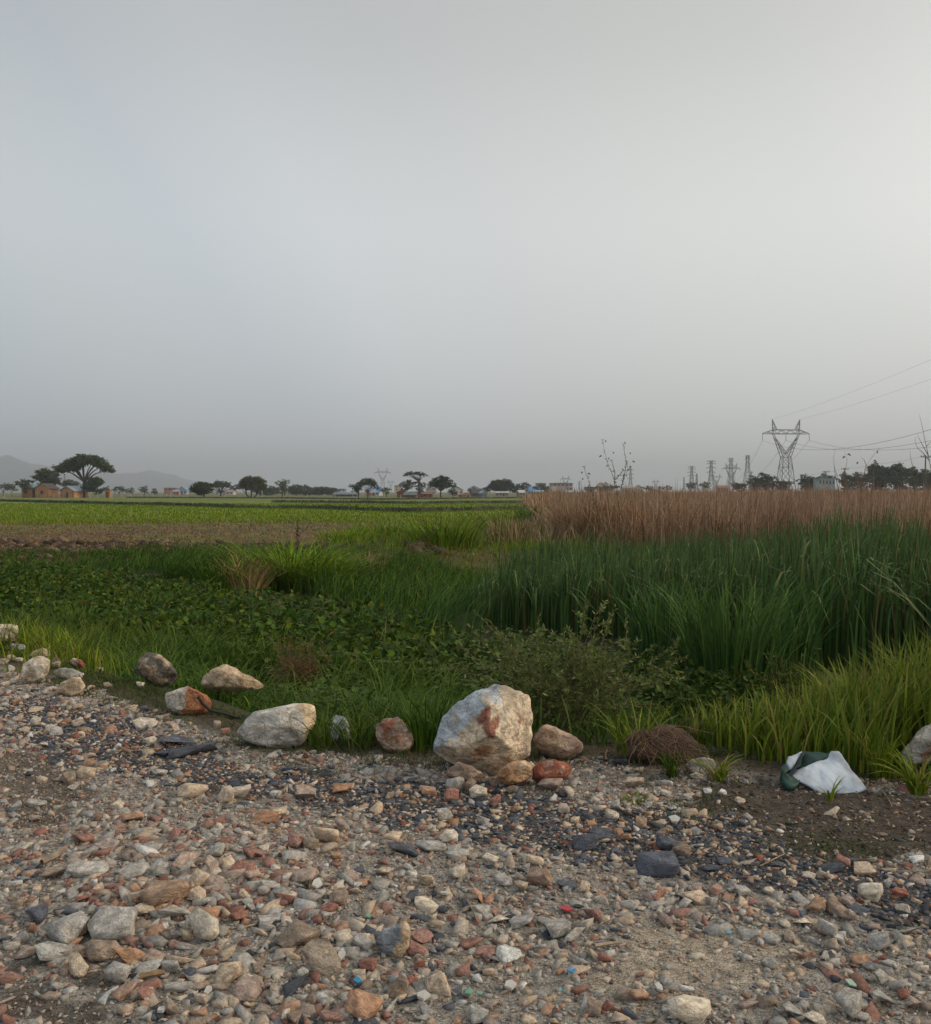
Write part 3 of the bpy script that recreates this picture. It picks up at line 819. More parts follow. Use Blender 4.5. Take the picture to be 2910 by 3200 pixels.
# ------------------------------------------------------------------ background: pylons, poles, wires
def cat_pylon(name, label, uc, vt, vb_, y, rot=0.0, tw=.16, group='lattice pylons'):
    """lattice tower with two raised arms, a bridge and three hanging insulators; proportions of the nearest one"""
    k = y / FPX
    cx = at_y(uc, vt, y)[0]; zt = at_y(uc, vt, y)[2]
    H = zt - ZF; s = H / 34.6
    root = empty(name, (cx, y, ZF))
    ca, sa = math.cos(rot), math.sin(rot)
    def P(x, d, z): return (cx + (x * ca - d * sa) * s, y + (x * sa + d * ca) * s, ZF + z * s)
    r = tw * s ** .5
    body = MB()
    lv = [(0, 3.6, 3.6), (6.5, 2.9, 2.9), (13, 2.3, 2.3), (17.5, 1.75, 1.6)]
    for sx in (-1, 1):
        for sd in (-1, 1):
            for (z0, x0, d0), (z1, x1, d1) in zip(lv, lv[1:]):
                body.bar(P(sx * x0, sd * d0, z0), P(sx * x1, sd * d1, z1), r)
    for sd in (-1, 1):
        for (z0, x0, d0), (z1, x1, d1) in zip(lv, lv[1:]):
            for a, b in ((-1, 1), (1, -1)):
                body.bar(P(a * x0, sd * d0, z0), P(b * x1, sd * d1, z1), r * .6)
                body.bar(P(sd * x0, a * d0, z0), P(sd * x1, b * d1, z1), r * .5)
            body.bar(P(-x1, sd * d1, z1), P(x1, sd * d1, z1), r * .6)
            body.bar(P(sd * x1, -d1, z1), P(sd * x1, d1, z1), r * .6)
    body.build('lattice_body', M_STEEL, root)
    for sx in (-1, 1):
        arm = MB()
        for sd in (-1, 1):
            lo, hi = P(sx * 1.75, sd * 1.6, 17.5), P(sx * 5.9, sd * .8, 28.0)
            cr_, hi2 = P(0, sd * 1.2, 19.2), P(sx * 5.2, sd * .8, 26.3)
            arm.bar(lo, hi, r); arm.bar(cr_, hi2, r); arm.bar(lo, cr_, r * .8)
            L, A = Vector(lo), Vector(hi); Q, B = Vector(cr_), Vector(hi2)
            for t in (.2, .4, .6, .8):
                arm.bar(L.lerp(A, t), Q.lerp(B, t), r * .5)
                arm.bar(L.lerp(A, t), Q.lerp(B, max(t - .2, 0)), r * .45)
        arm.build('fork_arm', M_STEEL, root)
        pk = MB(); tip = P(sx * 6.4, 0, 34.6)
        for sd in (-1, 1):
            a, b = P(sx * 6.0, sd * .8, 28), P(sx * 4.3, sd * .8, 29.8)
            pk.bar(a, tip, r * .8); pk.bar(b, tip, r * .8)
            for t in (.3, .6):
                pk.bar(Vector(a).lerp(Vector(tip), t), Vector(b).lerp(Vector(tip), t), r * .5)
        pk.build('earth_wire_peak', M_STEEL, root)
        ex = MB()
        for sd in (-1, 1):
            ex.bar(P(sx * 6, sd * .8, 28), P(sx * 10.8, 0, 28), r * .8); ex.bar(P(sx * 6, sd * .8, 29.8), P(sx * 10.8, 0, 28.2), r * .8)
            ex.bar(P(sx * 8.4, sd * .4, 28), P(sx * 8.4, sd * .4, 28.95), r * .5); ex.bar(P(sx * 6, sd * .8, 28), P(sx * 8.4, sd * .4, 28.95), r * .5)
        ex.build('crossarm', M_STEEL, root)
    br = MB()
    for sd in (-1, 1):
        br.bar(P(-6, sd * .8, 28), P(6, sd * .8, 28), r); br.bar(P(-6, sd * .8, 29.8), P(6, sd * .8, 29.8), r)
        for i in range(6):
            x0, x1 = -6 + 2 * i, -4 + 2 * i
            br.bar(P(x0, sd * .8, 28 if i % 2 else 29.8), P(x1, sd * .8, 29.8 if i % 2 else 28), r * .55)
    br.build('bridge', M_STEEL, root)
    tips = []
    for x in (-10.8, 0, 10.8):
        ins = MB(); a, b = P(x, 0, 28), P(x, 0, 25.1)
        for i in range(6):
            A, B = Vector(a).lerp(Vector(b), i / 6), Vector(a).lerp(Vector(b), (i + .7) / 6)
            ins.bar(A, B, r * .9, r * .5, 6)
        ins.bar(a, b, r * .4)
        ins.build('insulator', M_WIRE, root); tips.append(Vector(b))
    tag(root, label, 'pylon', group)
    return tips, [Vector(P(-6.4, 0, 34.6)), Vector(P(6.4, 0, 34.6))]
def tower(name, label, uc, vt, y, w, arms, tw=.2, group='lattice pylons', top=True):
    """straight tapering lattice tower with stacked crossarms; w: foot width in photograph pixels"""
    k = y / FPX
    p = at_y(uc, vt, y); cx, zt = p[0], p[2]; H = zt - ZF; hw = w * k / 2
    root = empty(name, (cx, y, ZF))
    r = tw
    body = MB()
    lv = [(0, 1), (.16, .80), (.32, .62), (.48, .46), (.62, .34), (.76, .27), (.88, .22), (1, .2)]
    for (t0, a0), (t1, a1) in zip(lv, lv[1:]):
        for sx in (-1, 1):
            for sd in (-1, 1):
                body.bar((cx + sx * a0 * hw, y + sd * a0 * hw, ZF + t0 * H), (cx + sx * a1 * hw, y + sd * a1 * hw, ZF + t1 * H), r)
        for sd in (-1, 1):
            for q in (-1, 1):
                body.bar((cx + q * a0 * hw, y + sd * a0 * hw, ZF + t0 * H), (cx - q * a1 * hw, y + sd * a1 * hw, ZF + t1 * H), r * .6)
                body.bar((cx + sd * a0 * hw, y + q * a0 * hw, ZF + t0 * H), (cx + sd * a1 * hw, y - q * a1 * hw, ZF + t1 * H), r * .5)
            body.bar((cx - a1 * hw, y + sd * a1 * hw, ZF + t1 * H), (cx + a1 * hw, y + sd * a1 * hw, ZF + t1 * H), r * .6)
    body.build('lattice_body', M_STEEL, root)
    for va, half in arms:
        z = at_y(uc, va, y)[2]; L = half * k
        for sx in (-1, 1):
            a = MB(); tip = (cx + sx * L, y, z)
            for sd in (-1, 1):
                a.bar((cx + sx * hw * .2, y + sd * hw * .2, z), tip, r * .7); a.bar((cx + sx * hw * .2, y + sd * hw * .2, z + H * .035), tip, r * .7)
            a.bar((tip[0], y, z), (tip[0], y, z - H * .035), r * .6)
            a.build('crossarm', M_STEEL, root)
    tag(root, label, 'pylon', group)
tips, peaks = cat_pylon('transmission_pylon', 'largest steel lattice pylon with raised horned arms, behind the dry reeds', 2457, 1310, 1510, 435, .06, .17)
t2, p2 = cat_pylon('transmission_pylon', 'horned lattice pylon half hidden by a taller tower, next left of the largest', 2286, 1447, 1515, 1080, .05, .22)
cat_pylon('transmission_pylon', 'tiny horned pylon between two straight towers above the reeds', 2240, 1480, 1515, 1600, .1, .26)
cat_pylon('transmission_pylon', 'horned lattice pylon standing behind the house roofs, right of the round-topped tree', 1196, 1462, 1525, 1250, .1, .24)
cat_pylon('transmission_pylon', 'smaller horned pylon just right of the one behind the house roofs', 1221, 1500, 1525, 2400, .1, .34)
cat_pylon('transmission_pylon', 'horned pylon rising over the flat-roofed building', 1768, 1487, 1525, 1800, .1, .36)
cat_pylon('transmission_pylon', 'squat horned pylon between the low far trees', 2050, 1498, 1530, 2100, .15, .34)
tower('lattice_tower', 'pale straight tower rising just right of the pod stalks', 1971, 1461, 1300, 16, [(1469, 10), (1482, 11), (1495, 10)], .28)
tower('lattice_tower', 'straight tower with stacked arms, leftmost of the cluster over the reeds', 2162, 1457, 1150, 22, [(1459, 11), (1466, 12), (1476, 13), (1487, 12)], .26)
tower('lattice_tower', 'broad straight tower with four pairs of arms in the cluster over the reeds', 2223, 1440, 950, 26, [(1442, 14), (1449, 13), (1462, 15), (1476, 14)], .24)
tower('lattice_tower', 'straight tower rising behind the horned pylon left of the largest', 2285, 1432, 1000, 30, [(1434, 9), (1441, 9), (1455, 11), (1462, 12)], .22)
tower('lattice_tower', 'slim tower with a crown-like top between the tree and the largest pylon', 2337, 1423, 900, 34, [(1426, 7), (1434, 8), (1450, 7)], .22)
tower('lattice_tower', 'plain tapering mast without arms beside the round tree', 2178, 1480, 1200, 13, [], .28)
tower('lattice_tower', 'thin pale mast far left of the tower cluster', 2138, 1490, 1500, 8, [(1500, 3)], .3)
tower('lattice_tower', 'small lattice tower half hidden behind the lower trees left of the largest pylon', 2348, 1474, 1300, 16, [(1476, 6)], .26)
tower('lattice_tower', 'faint tower behind the town roofs near the long shed', 1811, 1504, 1700, 10, [(1506, 6), (1513, 7)], .34)
tower('lattice_tower', 'faint far tower behind the loose grey-green tree at the huts', 202, 1484, 1900, 12, [(1490, 6), (1498, 6)], .3)
def wire(name, label, a, b, sag, r, group):
    a, b = Vector(a), Vector(b); n = 40
    pts = []
    for i in range(n + 1):
        t = i / n; p = a.lerp(b, t); p.z -= 4 * sag * t * (1 - t); pts.append(p)
    mb = MB(); mb.tube(pts, [r] * (n + 1), 4)
    tag(mb.build(name, M_WIRE), label, 'wire', group)
WG = 'wires of the largest pylon'
nxt = Vector((-53, -350, 0))
for i, (p, s) in enumerate(zip(tips, (11, 11, 11))):
    wire('power_line', ['conductor from the near arm of the largest pylon toward the viewer', 'conductor from the middle of the largest pylon toward the viewer', 'conductor from the far arm of the largest pylon toward the viewer'][i], p, p + nxt, s, .05, WG)
    wire('power_line', ['conductor dropping from the near arm to the farther pylon', 'conductor dropping from the bridge middle to the farther pylon', 'conductor dropping from the far arm to the farther pylon'][i], p, t2[i], 16, .055, WG)
for i, p in enumerate(peaks):
    wire('earth_wire', ['thin earth wire rising from the left horn of the largest pylon', 'thin earth wire rising from the right horn of the largest pylon'][i], p, p + nxt, 2.5, .03, WG)
def pole(label, u, vt, y, half, tilt=0):
    p = at_y(u, vt, y); k = y / FPX
    root = empty('utility_pole', (p[0], y, ZF))
    mb = MB(); mb.tube([(p[0], y, ZF), (p[0] + tilt, y, p[2] + .3)], [.17, .12], 8); mb.build('pole', M_WOOD, root)
    mb = MB(); mb.box((p[0] + tilt, y - .22, p[2]), (half * 2 * k, .14, .18), .06); mb.build('crossarm', M_WOOD, root)
    for q in (-.9, -.35, .35, .9):
        mb = MB(); mb.bar((p[0] + tilt + q * half * k, y - .22, p[2] + .09), (p[0] + tilt + q * half * k, y - .22, p[2] + .42), .07, .05, 6); mb.build('insulator', M_WIRE, root)
    tag(root, label, 'utility pole', 'utility poles behind the reeds')
    return Vector((p[0] + tilt, y - .22, p[2] + .4))
pp = [pole('short utility pole by the foot of the largest pylon', 2507, 1487, 330, 7), pole('utility pole poking up behind the white-and-blue house', 2581, 1475, 300, 11),
      pole('utility pole with a wide crossarm just past the white-and-blue house', 2640, 1466, 270, 12), pole('dark utility pole before the tall loose tree', 2731, 1453, 235, 9), pole('nearest utility pole with a wide crossarm', 2893, 1428, 200, 17)]
for i, (a, b) in enumerate(zip(pp, pp[1:])):
    wire('street_wire', ['wire between the short pole and the pole behind the house', 'wire from the pole behind the house to the next', 'wire between the two middle utility poles', 'wire from the dark pole to the nearest utility pole'][i], a, b, .5, .022, 'wires of the utility poles')
wire('street_wire', 'wire running on past the nearest utility pole', pp[-1], pp[-1] + Vector((25, -40, 0)), .6, .02, 'wires of the utility poles')

# ------------------------------------------------------------------ vegetation
def blades(X, Y, H, Wd, az, lean, cols, seg=4, p=2.0, twist=.9, z0=None, tipcol=None, fold=.35):
    n = len(X)
    Z = hgt(X, Y) - .02 if z0 is None else z0
    t = np.linspace(0, 1, seg + 1)[None, :]
    H = H[:, None]; L = lean[:, None]
    hx = H * L * t ** p
    zz = H * (t * (1 - fold * L * t ** p))
    cx = X[:, None] + np.cos(az)[:, None] * hx
    cy_ = Y[:, None] + np.sin(az)[:, None] * hx
    cz = Z[:, None] + zz
    a2 = az + math.pi / 2 + rng.uniform(-twist, twist, n)
    w = Wd[:, None] * .5 * np.clip(1.15 - t, .05, 1) ** .55 * np.where(t < .01, .7, 1) * np.where(t > .99, .15, 1)
    sx, sy = np.cos(a2)[:, None] * w, np.sin(a2)[:, None] * w
    V = np.stack([np.stack([cx - sx, cy_ - sy, cz], -1), np.stack([cx + sx, cy_ + sy, cz], -1)], 2)   # n, seg+1, 2, 3
    base = (np.arange(n) * (seg + 1) * 2)[:, None] + np.arange(seg)[None, :] * 2
    F = np.stack([base, base + 1, base + 3, base + 2], -1).reshape(-1, 4)
    col = np.repeat(cols[:, None, :], seg + 1, 1)
    if tipcol is not None:
        k = (t ** 3)[..., None] * .6
        col = col * (1 - k) + np.array(tipcol) * k
    col = np.repeat(col[:, :, None, :], 2, 2).reshape(-1, 3)
    return V.reshape(-1, 3), F, col
def pick(n, pal, w=None, var=.28):
    pal = np.array(pal); i = rng.choice(len(pal), n, p=w)
    return pal[i] * rng.uniform(1 - var, 1 + var, (n, 1))
def join(parts):
    V, F, Cc, b = [], [], [], 0
    for v, f, c in parts:
        V.append(v); F.append(f + b); Cc.append(c); b += len(v)
    return np.concatenate(V), np.concatenate(F), np.concatenate(Cc)
def stuff(name, label, parts, mat):
    V, F, c = join(parts)
    o = obj(name, mesh_np(name, V, F, c), mat)
    return tag(o, label, kind='stuff')
def azr(n, mean=None, spread=.7):
    return rng.uniform(0, 2 * math.pi, n) if mean is None else rng.normal(mean, spread, n)
U = rng.uniform
# trodden or stony spots where the grass stays short
KO = []
for u, v, w in ((480, 2150, 150), (720, 2140, 220), (930, 2215, 190), (405, 2085, 70), (10, 2020, 90), (50, 2042, 90), (120, 2065, 80), (110, 2140, 110), (210, 2122, 110), (230, 2180, 100), (242, 2090, 70), (295, 2090, 40), (1060, 2322, 80), (1145, 2225, 70), (1045, 2190, 50), (1235, 2358, 130), (870, 2350, 270),
                (590, 2240, 160), (2190, 2425, 120), (2860, 2405, 150), (2570, 2485, 300), (2040, 2400, 260), (1740, 2380, 160), (700, 2175, 260), (780, 2170, 220), (640, 2180, 160), (700, 2210, 240)):
    g = on_ground(u, v); KO.append((g[0], g[1] - .30, w * g[1] / FPX * .6 + .04, .46))
def short(X, Y, f=.2):
    k = np.ones(len(X))
    for x, y, rx, ry in KO:
        k = np.where(((X - x) / rx) ** 2 + ((Y - y) / ry) ** 2 < 1, f, k)
    return k

# -- paddy rice and weeds on the field
n = 34000
Y = 48 * (150 / 48) ** U(0, 1, n); X = Y * U(-.56, .16, n)
k = Y + 8 * (fbm(X * .12, Y * .12) - .5) > 54
X, Y = X[k], Y[k]; n = len(X)
c = pick(n, [(.145, .215, .03), (.18, .24, .038), (.11, .17, .03), (.24, .22, .06)], [.4, .33, .2, .07])
stuff('young_rice', 'young bright-green rice in the paddy field', [blades(X, Y, U(.12, .26, n), Y * U(.0008, .0014, n), azr(n), U(.1, .5, n), c, 2)], M_GRASS)
# -- stubble straw
n = 20000
Y = 26 * (62 / 26) ** U(0, 1, n); X = Y * U(-.56, .10, n)
c = pick(n, [(.23, .15, .08), (.17, .11, .06), (.31, .22, .12), (.10, .13, .035)], [.32, .3, .16, .22])
stuff('rice_stubble', 'dry cut straw and stubble lying on the brown field', [blades(X, Y, U(.06, .22, n), Y * U(.0006, .0013, n), azr(n), U(.3, 1.8, n), c, 2, 1.2)], M_DRY)
# -- bunds between the paddies
def bund(pts, hh, ww, label):
    P = [at_z(u, v, ZF) for u, v in pts]
    s = np.concatenate([[0], np.cumsum([np.linalg.norm(P[i + 1] - P[i]) for i in range(len(P) - 1)])])
    m = int(s[-1] / .9); q = np.linspace(0, s[-1], m)
    L = np.stack([np.interp(q, s, [p[j] for p in P]) for j in range(2)], -1)
    prof = [(-1, -.05), (-.6, .6), (-.2, 1), (.25, .95), (.65, .5), (1, -.05)]
    V = []
    for x, y in L:
        a = hh * (.55 + .9 * float(fbm(np.array(x * .35), np.array(y * .35))))
        for dy, dz in prof:
            V.append((x, y + dy * ww, ZF + a * dz))
    V = np.array(V); V += rng.normal(size=V.shape) * hh * .10
    kk = len(prof); i = np.arange((m - 1) * (kk - 1)); a = (i // (kk - 1)) * kk + i % (kk - 1)
    F = np.stack([a, a + kk, a + kk + 1, a + 1], -1)
    col = pick(len(V), [(.045, .06, .022), (.06, .055, .03), (.055, .075, .025)])
    o = obj('earth_bund', mesh_np('earth_bund', V, F, col), M_BUND); tag(o, kind='structure')
    n = m * 16
    t = U(0, s[-1], n); x = np.interp(t, s, [p[0] for p in P]); y = np.interp(t, s, [p[1] for p in P]) + U(-1, 1, n) * ww
    c = pick(n, [(.05, .075, .022), (.07, .10, .028), (.04, .055, .02)])
    stuff('bund_grass', label, [blades(x, y, U(.2, .75, n) * hh * 1.5, y * U(.0009, .0016, n), azr(n), U(.2, 1, n), c, 2, z0=np.full(n, ZF + hh * .4))], M_GRASS)
M_BUND = ground_mat('bund_soil', 4, .6, .05, False)
bund([(-200, 1564), (0, 1567), (250, 1574), (500, 1580), (750, 1588), (1000, 1591), (1300, 1602), (1500, 1596), (1650, 1592), (1750, 1594)], .42, .9, 'dark grass on the nearest field bund')
bund([(850, 1570), (1100, 1572), (1300, 1575), (1500, 1573), (1750, 1571)], .42, 1.2, 'dark grass on the middle field bund')
bund([(400, 1556), (900, 1558), (1200, 1562), (1500, 1558), (1700, 1556)], .35, 1.6, 'dark grass on the farthest field bund')

# -- soil clods at the near edge of the stubble field
def ico_dirs(sub):
    bm = bmesh.new(); bmesh.ops.create_icosphere(bm, subdivisions=sub, radius=1)
    V = np.array([v.co[:] for v in bm.verts]); F = np.array([[v.index for v in f.verts] for f in bm.faces]); bm.free()
    return V, F
ICO = {s: ico_dirs(s) for s in (1, 2, 3)}
def rock_shape(sub, planes=13, rough=.03, box=.5):
    D, F = ICO[sub]
    nn = rng.normal(size=(planes, 3)); nn /= np.linalg.norm(nn, axis=1, keepdims=True)
    ax = np.linalg.qr(rng.normal(size=(3, 3)))[0]
    if box > 0: nn[:6] = np.concatenate([ax, -ax]) + rng.normal(size=(6, 3)) * .12
    nn /= np.linalg.norm(nn, axis=1, keepdims=True)
    h = U(.45, 1.0, planes)
    dp = D @ nn.T
    r = np.where(dp > .05, h / np.maximum(dp, .05), 9).min(1)
    r = np.minimum(r, 1.25) * (1 + rng.normal(size=len(D)) * rough)
    return D * r[:, None], F
def hull_rock(npts=9, sub=0, rough=0.0, box=.8):
    bm = bmesh.new()
    P = rng.normal(size=(npts, 3)); P /= np.linalg.norm(P, axis=1, keepdims=True)
    P = np.sign(P) * np.abs(P) ** box
    P *= U(.75, 1.1, (npts, 1)) / np.abs(P).max()
    for p in P: bm.verts.new(p)
    r = bmesh.ops.convex_hull(bm, input=bm.verts)
    bmesh.ops.delete(bm, geom=list({g for g in list(r['geom_interior']) + list(r['geom_unused']) if isinstance(g, bmesh.types.BMVert)}), context='VERTS')
    if sub:
        for _ in range(sub):
            bmesh.ops.subdivide_edges(bm, edges=bm.edges[:], cuts=1, use_grid_fill=True)
            bmesh.ops.triangulate(bm, faces=bm.faces[:])
        for v in bm.verts:
            q = v.co + Vector((npts * 3.3, P[0][0] * 9, P[1][1] * 9))
            v.co += v.co.normalized() * (mnoise.fractal(q * 2.2, 1, 2, 4) * rough)
    bmesh.ops.triangulate(bm, faces=bm.faces[:])
    bm.verts.index_update()
    V = np.array([v.co[:] for v in bm.verts]); F = np.array([[v.index for v in f.verts] for f in bm.faces]); bm.free()
    V = V - (V.max(0) + V.min(0)) / 2; V = V / np.abs(V).max(0)
    return V, F
def many_rocks(X, Y, S, flat, cols, sub=1, sink=.25, pool=24, var=.12):
    shapes = [hull_rock(random.choice((7, 8, 9, 10, 11)), sub - 1, .07) for _ in range(pool)] if sub else None
    n = len(X); out = []
    which = rng.integers(0, pool, n)
    Z = hgt(X, Y)
    if sub == 0:
        OD = np.array([(1, 0, 0), (-1, 0, 0), (0, 1, 0), (0, -1, 0), (0, 0, 1), (0, 0, -1)], float)
        OF = np.array([(0, 2, 4), (2, 1, 4), (1, 3, 4), (3, 0, 4), (2, 0, 5), (1, 2, 5), (3, 1, 5), (0, 3, 5)])
        shapes = [(OD * U(.6, 1.15, (6, 1)) + rng.normal(size=(6, 3)) * .28, OF) for _ in range(pool)]
    for w in range(pool):
        i = np.where(which == w)[0]
        if not len(i): continue
        v, f = shapes[w]; m = len(v)
        a = U(0, 2 * math.pi, len(i)); ca, sa = np.cos(a)[:, None], np.sin(a)[:, None]
        el = U(.65, 1.5, len(i))[:, None]
        x, y, z = v[None, :, 0] * el, v[None, :, 1] / el, v[None, :, 2]
        s = S[i][:, None] * .5; fl = flat[i][:, None]
        tx, ty = rng.normal(size=(2, len(i), 1)) * .25
        px, py = (x * ca - y * sa), (x * sa + y * ca)
        pz = (z + tx * px + ty * py) * fl
        V = np.stack([X[i][:, None] + px * s, Y[i][:, None] + py * s, Z[i][:, None] + (pz + fl * (.5 - sink) * 1.2) * s], -1).reshape(-1, 3)
        F = (np.arange(len(i)) * m)[:, None, None] + f[None]
        out.append((V, F.reshape(-1, 3), np.repeat(cols[i], m, 0) * U(1 - var, 1 + var, (len(V), 1))))
    return out
n = 1700
X, Y = scatter([(-17, 27), (-4, 27), (-5, 33), (-18, 35)], n)
stuff('soil_clods', 'dark brown clods of ploughed earth at the near field edge', many_rocks(X, Y, np.clip(np.exp(rng.normal(-2.0, .55, n)), .05, .5), U(.35, .8, n), pick(n, [(.085, .055, .040), (.13, .085, .055), (.055, .038, .03), (.17, .12, .07)]), 1), M_GRAVEL)
n = 120
X, Y = scatter([(-5.5, 27), (-.5, 27), (-1, 31), (-6, 32)], n)
stuff('soil_clods', 'dark earth clods beside the bright grass tuft', many_rocks(X, Y, U(.15, .6, n), U(.5, .9, n), pick(n, [(.075, .048, .036), (.09, .06, .042)]), 1), M_GRAVEL)

# -- dead brown reed bed
REED = [(4.0, 39), (3.3, 33.5), (5.4, 29.5), (7.2, 25), (9.5, 20.5), (15, 19), (60, 95), (80, 150), (9, 150), (7, 96), (4.9, 60)]
n = 31000
X, Y = [], []
while len(X) < n:
    y = 19 * (150 / 19) ** U(0, 1, 40000); x = y * U(.02, .60, 40000)
    k = inside(REED, x + 1.2 * (fbm(x * .6, y * .6) - .5), y); X = np.concatenate([X, x[k]]); Y = np.concatenate([Y, y[k]])
X, Y = X[:n], Y[:n]
hh = 1.55 + .95 * fbm(X * .35, Y * .2) + .25 * sstep(25, 50, X)
H = hh * U(.75, 1.1, n)
c = pick(n, [(.30, .195, .128), (.39, .27, .185), (.22, .135, .085), (.47, .35, .25), (.14, .09, .055)], [.32, .28, .2, .12, .08], .2)
c = c * (.62 + .8 * fbm(X * .28 + 7, Y * .16, 3))[:, None] * (1 + C(.10, .02, -.08) * (fbm(X * .2, Y * .1 + 30, 2) - .5)[:, None] * 4)
stuff('dry_reeds', 'broad bed of dead brown reeds', [blades(X, Y, H, Y * U(.0006, .0012, n) + .007, azr(n, .3, 1.6), U(.02, .75, n) ** 1.4, c, 3, 1.8, 1.5)], M_DRY)
n = 9000
x_ = rng.choice(len(X), n); X2, Y2 = X[x_] + U(-.3, .3, n), Y[x_] + U(-.3, .3, n)
stuff('bent_reeds', 'broken dead reed leaves leaning across the bed', [blades(X2, Y2, U(1.2, 2.2, n), Y2 * U(.0005, .0009, n) + .006, azr(n), U(.5, 1.1, n), pick(n, [(.36, .24, .15), (.42, .30, .20), (.25, .14, .08)]), 3, 1.3)], M_DRY)
def tuft(name, label, u, v, nb, H, spread, pal, width=.012, lean=(.2, .9), az=None, mat=None, cat='grass tuft', group=None, p=2.0, seg=4, flat=1.0, tip=None):
    b = on_ground(u, v)
    root = empty(name, b)
    r = spread * np.sqrt(U(0, 1, nb)); a = U(0, 2 * math.pi, nb)
    X, Y = b[0] + r * np.cos(a), b[1] + r * np.sin(a) * flat
    az_ = np.where(U(0, 1, nb) < .6, a, azr(nb)) if az is None else azr(nb, az, .8)
    V, F, c = blades(X, Y, H * U(.5, 1.1, nb), width * U(.7, 1.3, nb), az_, U(*lean, nb), pick(nb, pal), seg, p, tipcol=tip)
    obj('blades', mesh_np('blades', V - b, F, c), mat or M_GRASS, root)
    return tag(root, label, cat, group)
n = 900
Xs, Ys = scatter([(1.2, 34), (2.6, 28), (5.5, 29), (4.5, 40), (5.0, 56), (2.6, 44)], n)
stuff('straggling_reeds', 'scattered dead reeds thinning out into the meadow grass', [blades(Xs, Ys, U(.5, 1.8, n) * np.clip((Xs - .6) / 3.5, .3, 1), Ys * U(.0005, .001, n) + .006, azr(n, .3, 1.6), U(.1, .9, n), pick(n, [(.30, .195, .128), (.39, .27, .185), (.13, .15, .05)]), 3, 1.7)], M_DRY)
n = 2600
x_ = rng.choice(len(X), n); X3, Y3 = X[x_] + U(-.3, .3, n), Y[x_] + U(-.3, .3, n)
stuff('reed_tops', 'taller dead reed tips sticking out of the bed', [blades(X3, Y3, (1.9 + .55 * fbm(X3 * .25, Y3 * .12)) * U(1.0, 1.22, n), Y3 * U(.0005, .0009, n) + .004, azr(n), U(.02, .5, n), pick(n, [(.36, .24, .15), (.28, .17, .10)]), 3, 2.2)], M_DRY)
tuft('dry_reed_clump', 'separate clump of dead reeds at the near end of the brown bed', 1590, 1700, 260, 1.15, 1.1, [(.30, .19, .11), (.38, .27, .17), (.12, .13, .05)], .03, (.1, .6), mat=M_DRY, cat='reeds')
tuft('dry_reed_clump', 'rounded clump of pale dead reeds at the corner of the reed bed', 1850, 1700, 600, 1.9, 1.3, [(.30, .18, .10), (.38, .26, .16)], .035, (.1, .7), mat=M_DRY, cat='reeds')

# -- green cattails
CAT = [(-.05, 16.2), (1.2, 14.0), (2.4, 12.9), (3.4, 12.2), (4.4, 11.6), (7.6, 11.0), (9.5, 18.5), (6.5, 20), (3.0, 21), (.9, 20)]
n = 13000
X, Y = scatter(CAT, n)
k = fbm(X * 1.5, Y * 1.5, 3) > U(.36, .50, n); X, Y = X[k], Y[k]; n = len(X)
a = X / Y
Hc = np.interp(a, [-.02, .04, .10, .18, .29, .37, .6], [.75, 1.05, 1.22, 1.32, 1.40, 1.72, 1.78]) * (.74 + .5 * fbm(X * 1.1, Y * 1.1, 3))
c = pick(n, [(.048, .100, .032), (.062, .126, .036), (.034, .072, .028), (.095, .16, .045), (.17, .155, .06)], [.30, .26, .24, .14, .06], .5)
az = azr(n, .1, 1.5)
parts = [blades(X, Y, Hc * U(.60, 1.14, n), U(.022, .046, n), az, U(.02, .22, n), c, 5, 2.2, 1.2, tipcol=(.11, .16, .065))]
m = 2800
j = rng.choice(n, m)
parts.append(blades(X[j] + U(-.1, .1, m), Y[j] + U(-.1, .1, m), Hc[j] * U(.85, 1.2, m), U(.022, .046, m), azr(m, .05, .9), U(.15, .6, m), pick(m, [(.075, .14, .05), (.10, .175, .06), (.13, .20, .07), (.19, .17, .075)], [.4, .35, .2, .05], .35), 8, 5.0, .7, tipcol=(.19, .24, .11), fold=1.1))
m = 700
j = rng.choice(n, m)
parts.append(blades(X[j], Y[j], Hc[j] * U(.5, 1.0, m), U(.015, .03, m), azr(m), U(.05, .7, m), pick(m, [(.26, .18, .10), (.20, .13, .07)]), 5, 2.0))
stuff('cattails', 'tall dark-green cattails leaning in the wind', parts, M_CAT)
# cattail flower spikes
mb = MB()
X, Y = scatter([(4.6, 14.0), (7, 14.0), (8, 18), (3.6, 18.5)], 34)
for x, y in zip(X, Y):
    z = float(hgt(x, y)); h = random.uniform(1.15, 1.5) + .25 * min(1, max(0, (x / y - .2) * 5))
    l = random.uniform(0, .12)
    mb.tube([(x, y, z + .6), (x + l, y, z + h)], [.006, .006], 4)
    mb.tube([(x + l, y, z + h), (x + l * 1.2, y, z + h + .2)], [.013, .010], 6)
o = mb.build('cattail_spikes', plain('cattail_brown', (.16, .075, .035), .9, .3, 30)); tag(o, 'brown cattail flower spikes among the green leaves', kind='stuff')
CG = [(.058, .12, .042), (.078, .15, .048), (.046, .092, .036), (.115, .18, .06)]
tuft('cattail_clump', 'bright fountain-shaped cattail clump standing in front of the others', 2280, 2170, 420, 1.35, .55, CG, .024, (.08, .5), cat='cattail', p=2.6, seg=6, tip=(.12, .17, .06), flat=.8)
tuft('cattail_clump', 'tall arching cattail clump beside the fountain-shaped one', 2430, 2110, 300, 1.35, .5, CG, .024, (.08, .5), .1, cat='cattail', p=2.6, seg=6)
tuft('cattail_clump', 'loose cattail clump behind the leafy shrub', 2080, 2080, 280, 1.15, .45, CG, .024, (.08, .5), cat='cattail', p=2.6, seg=6)
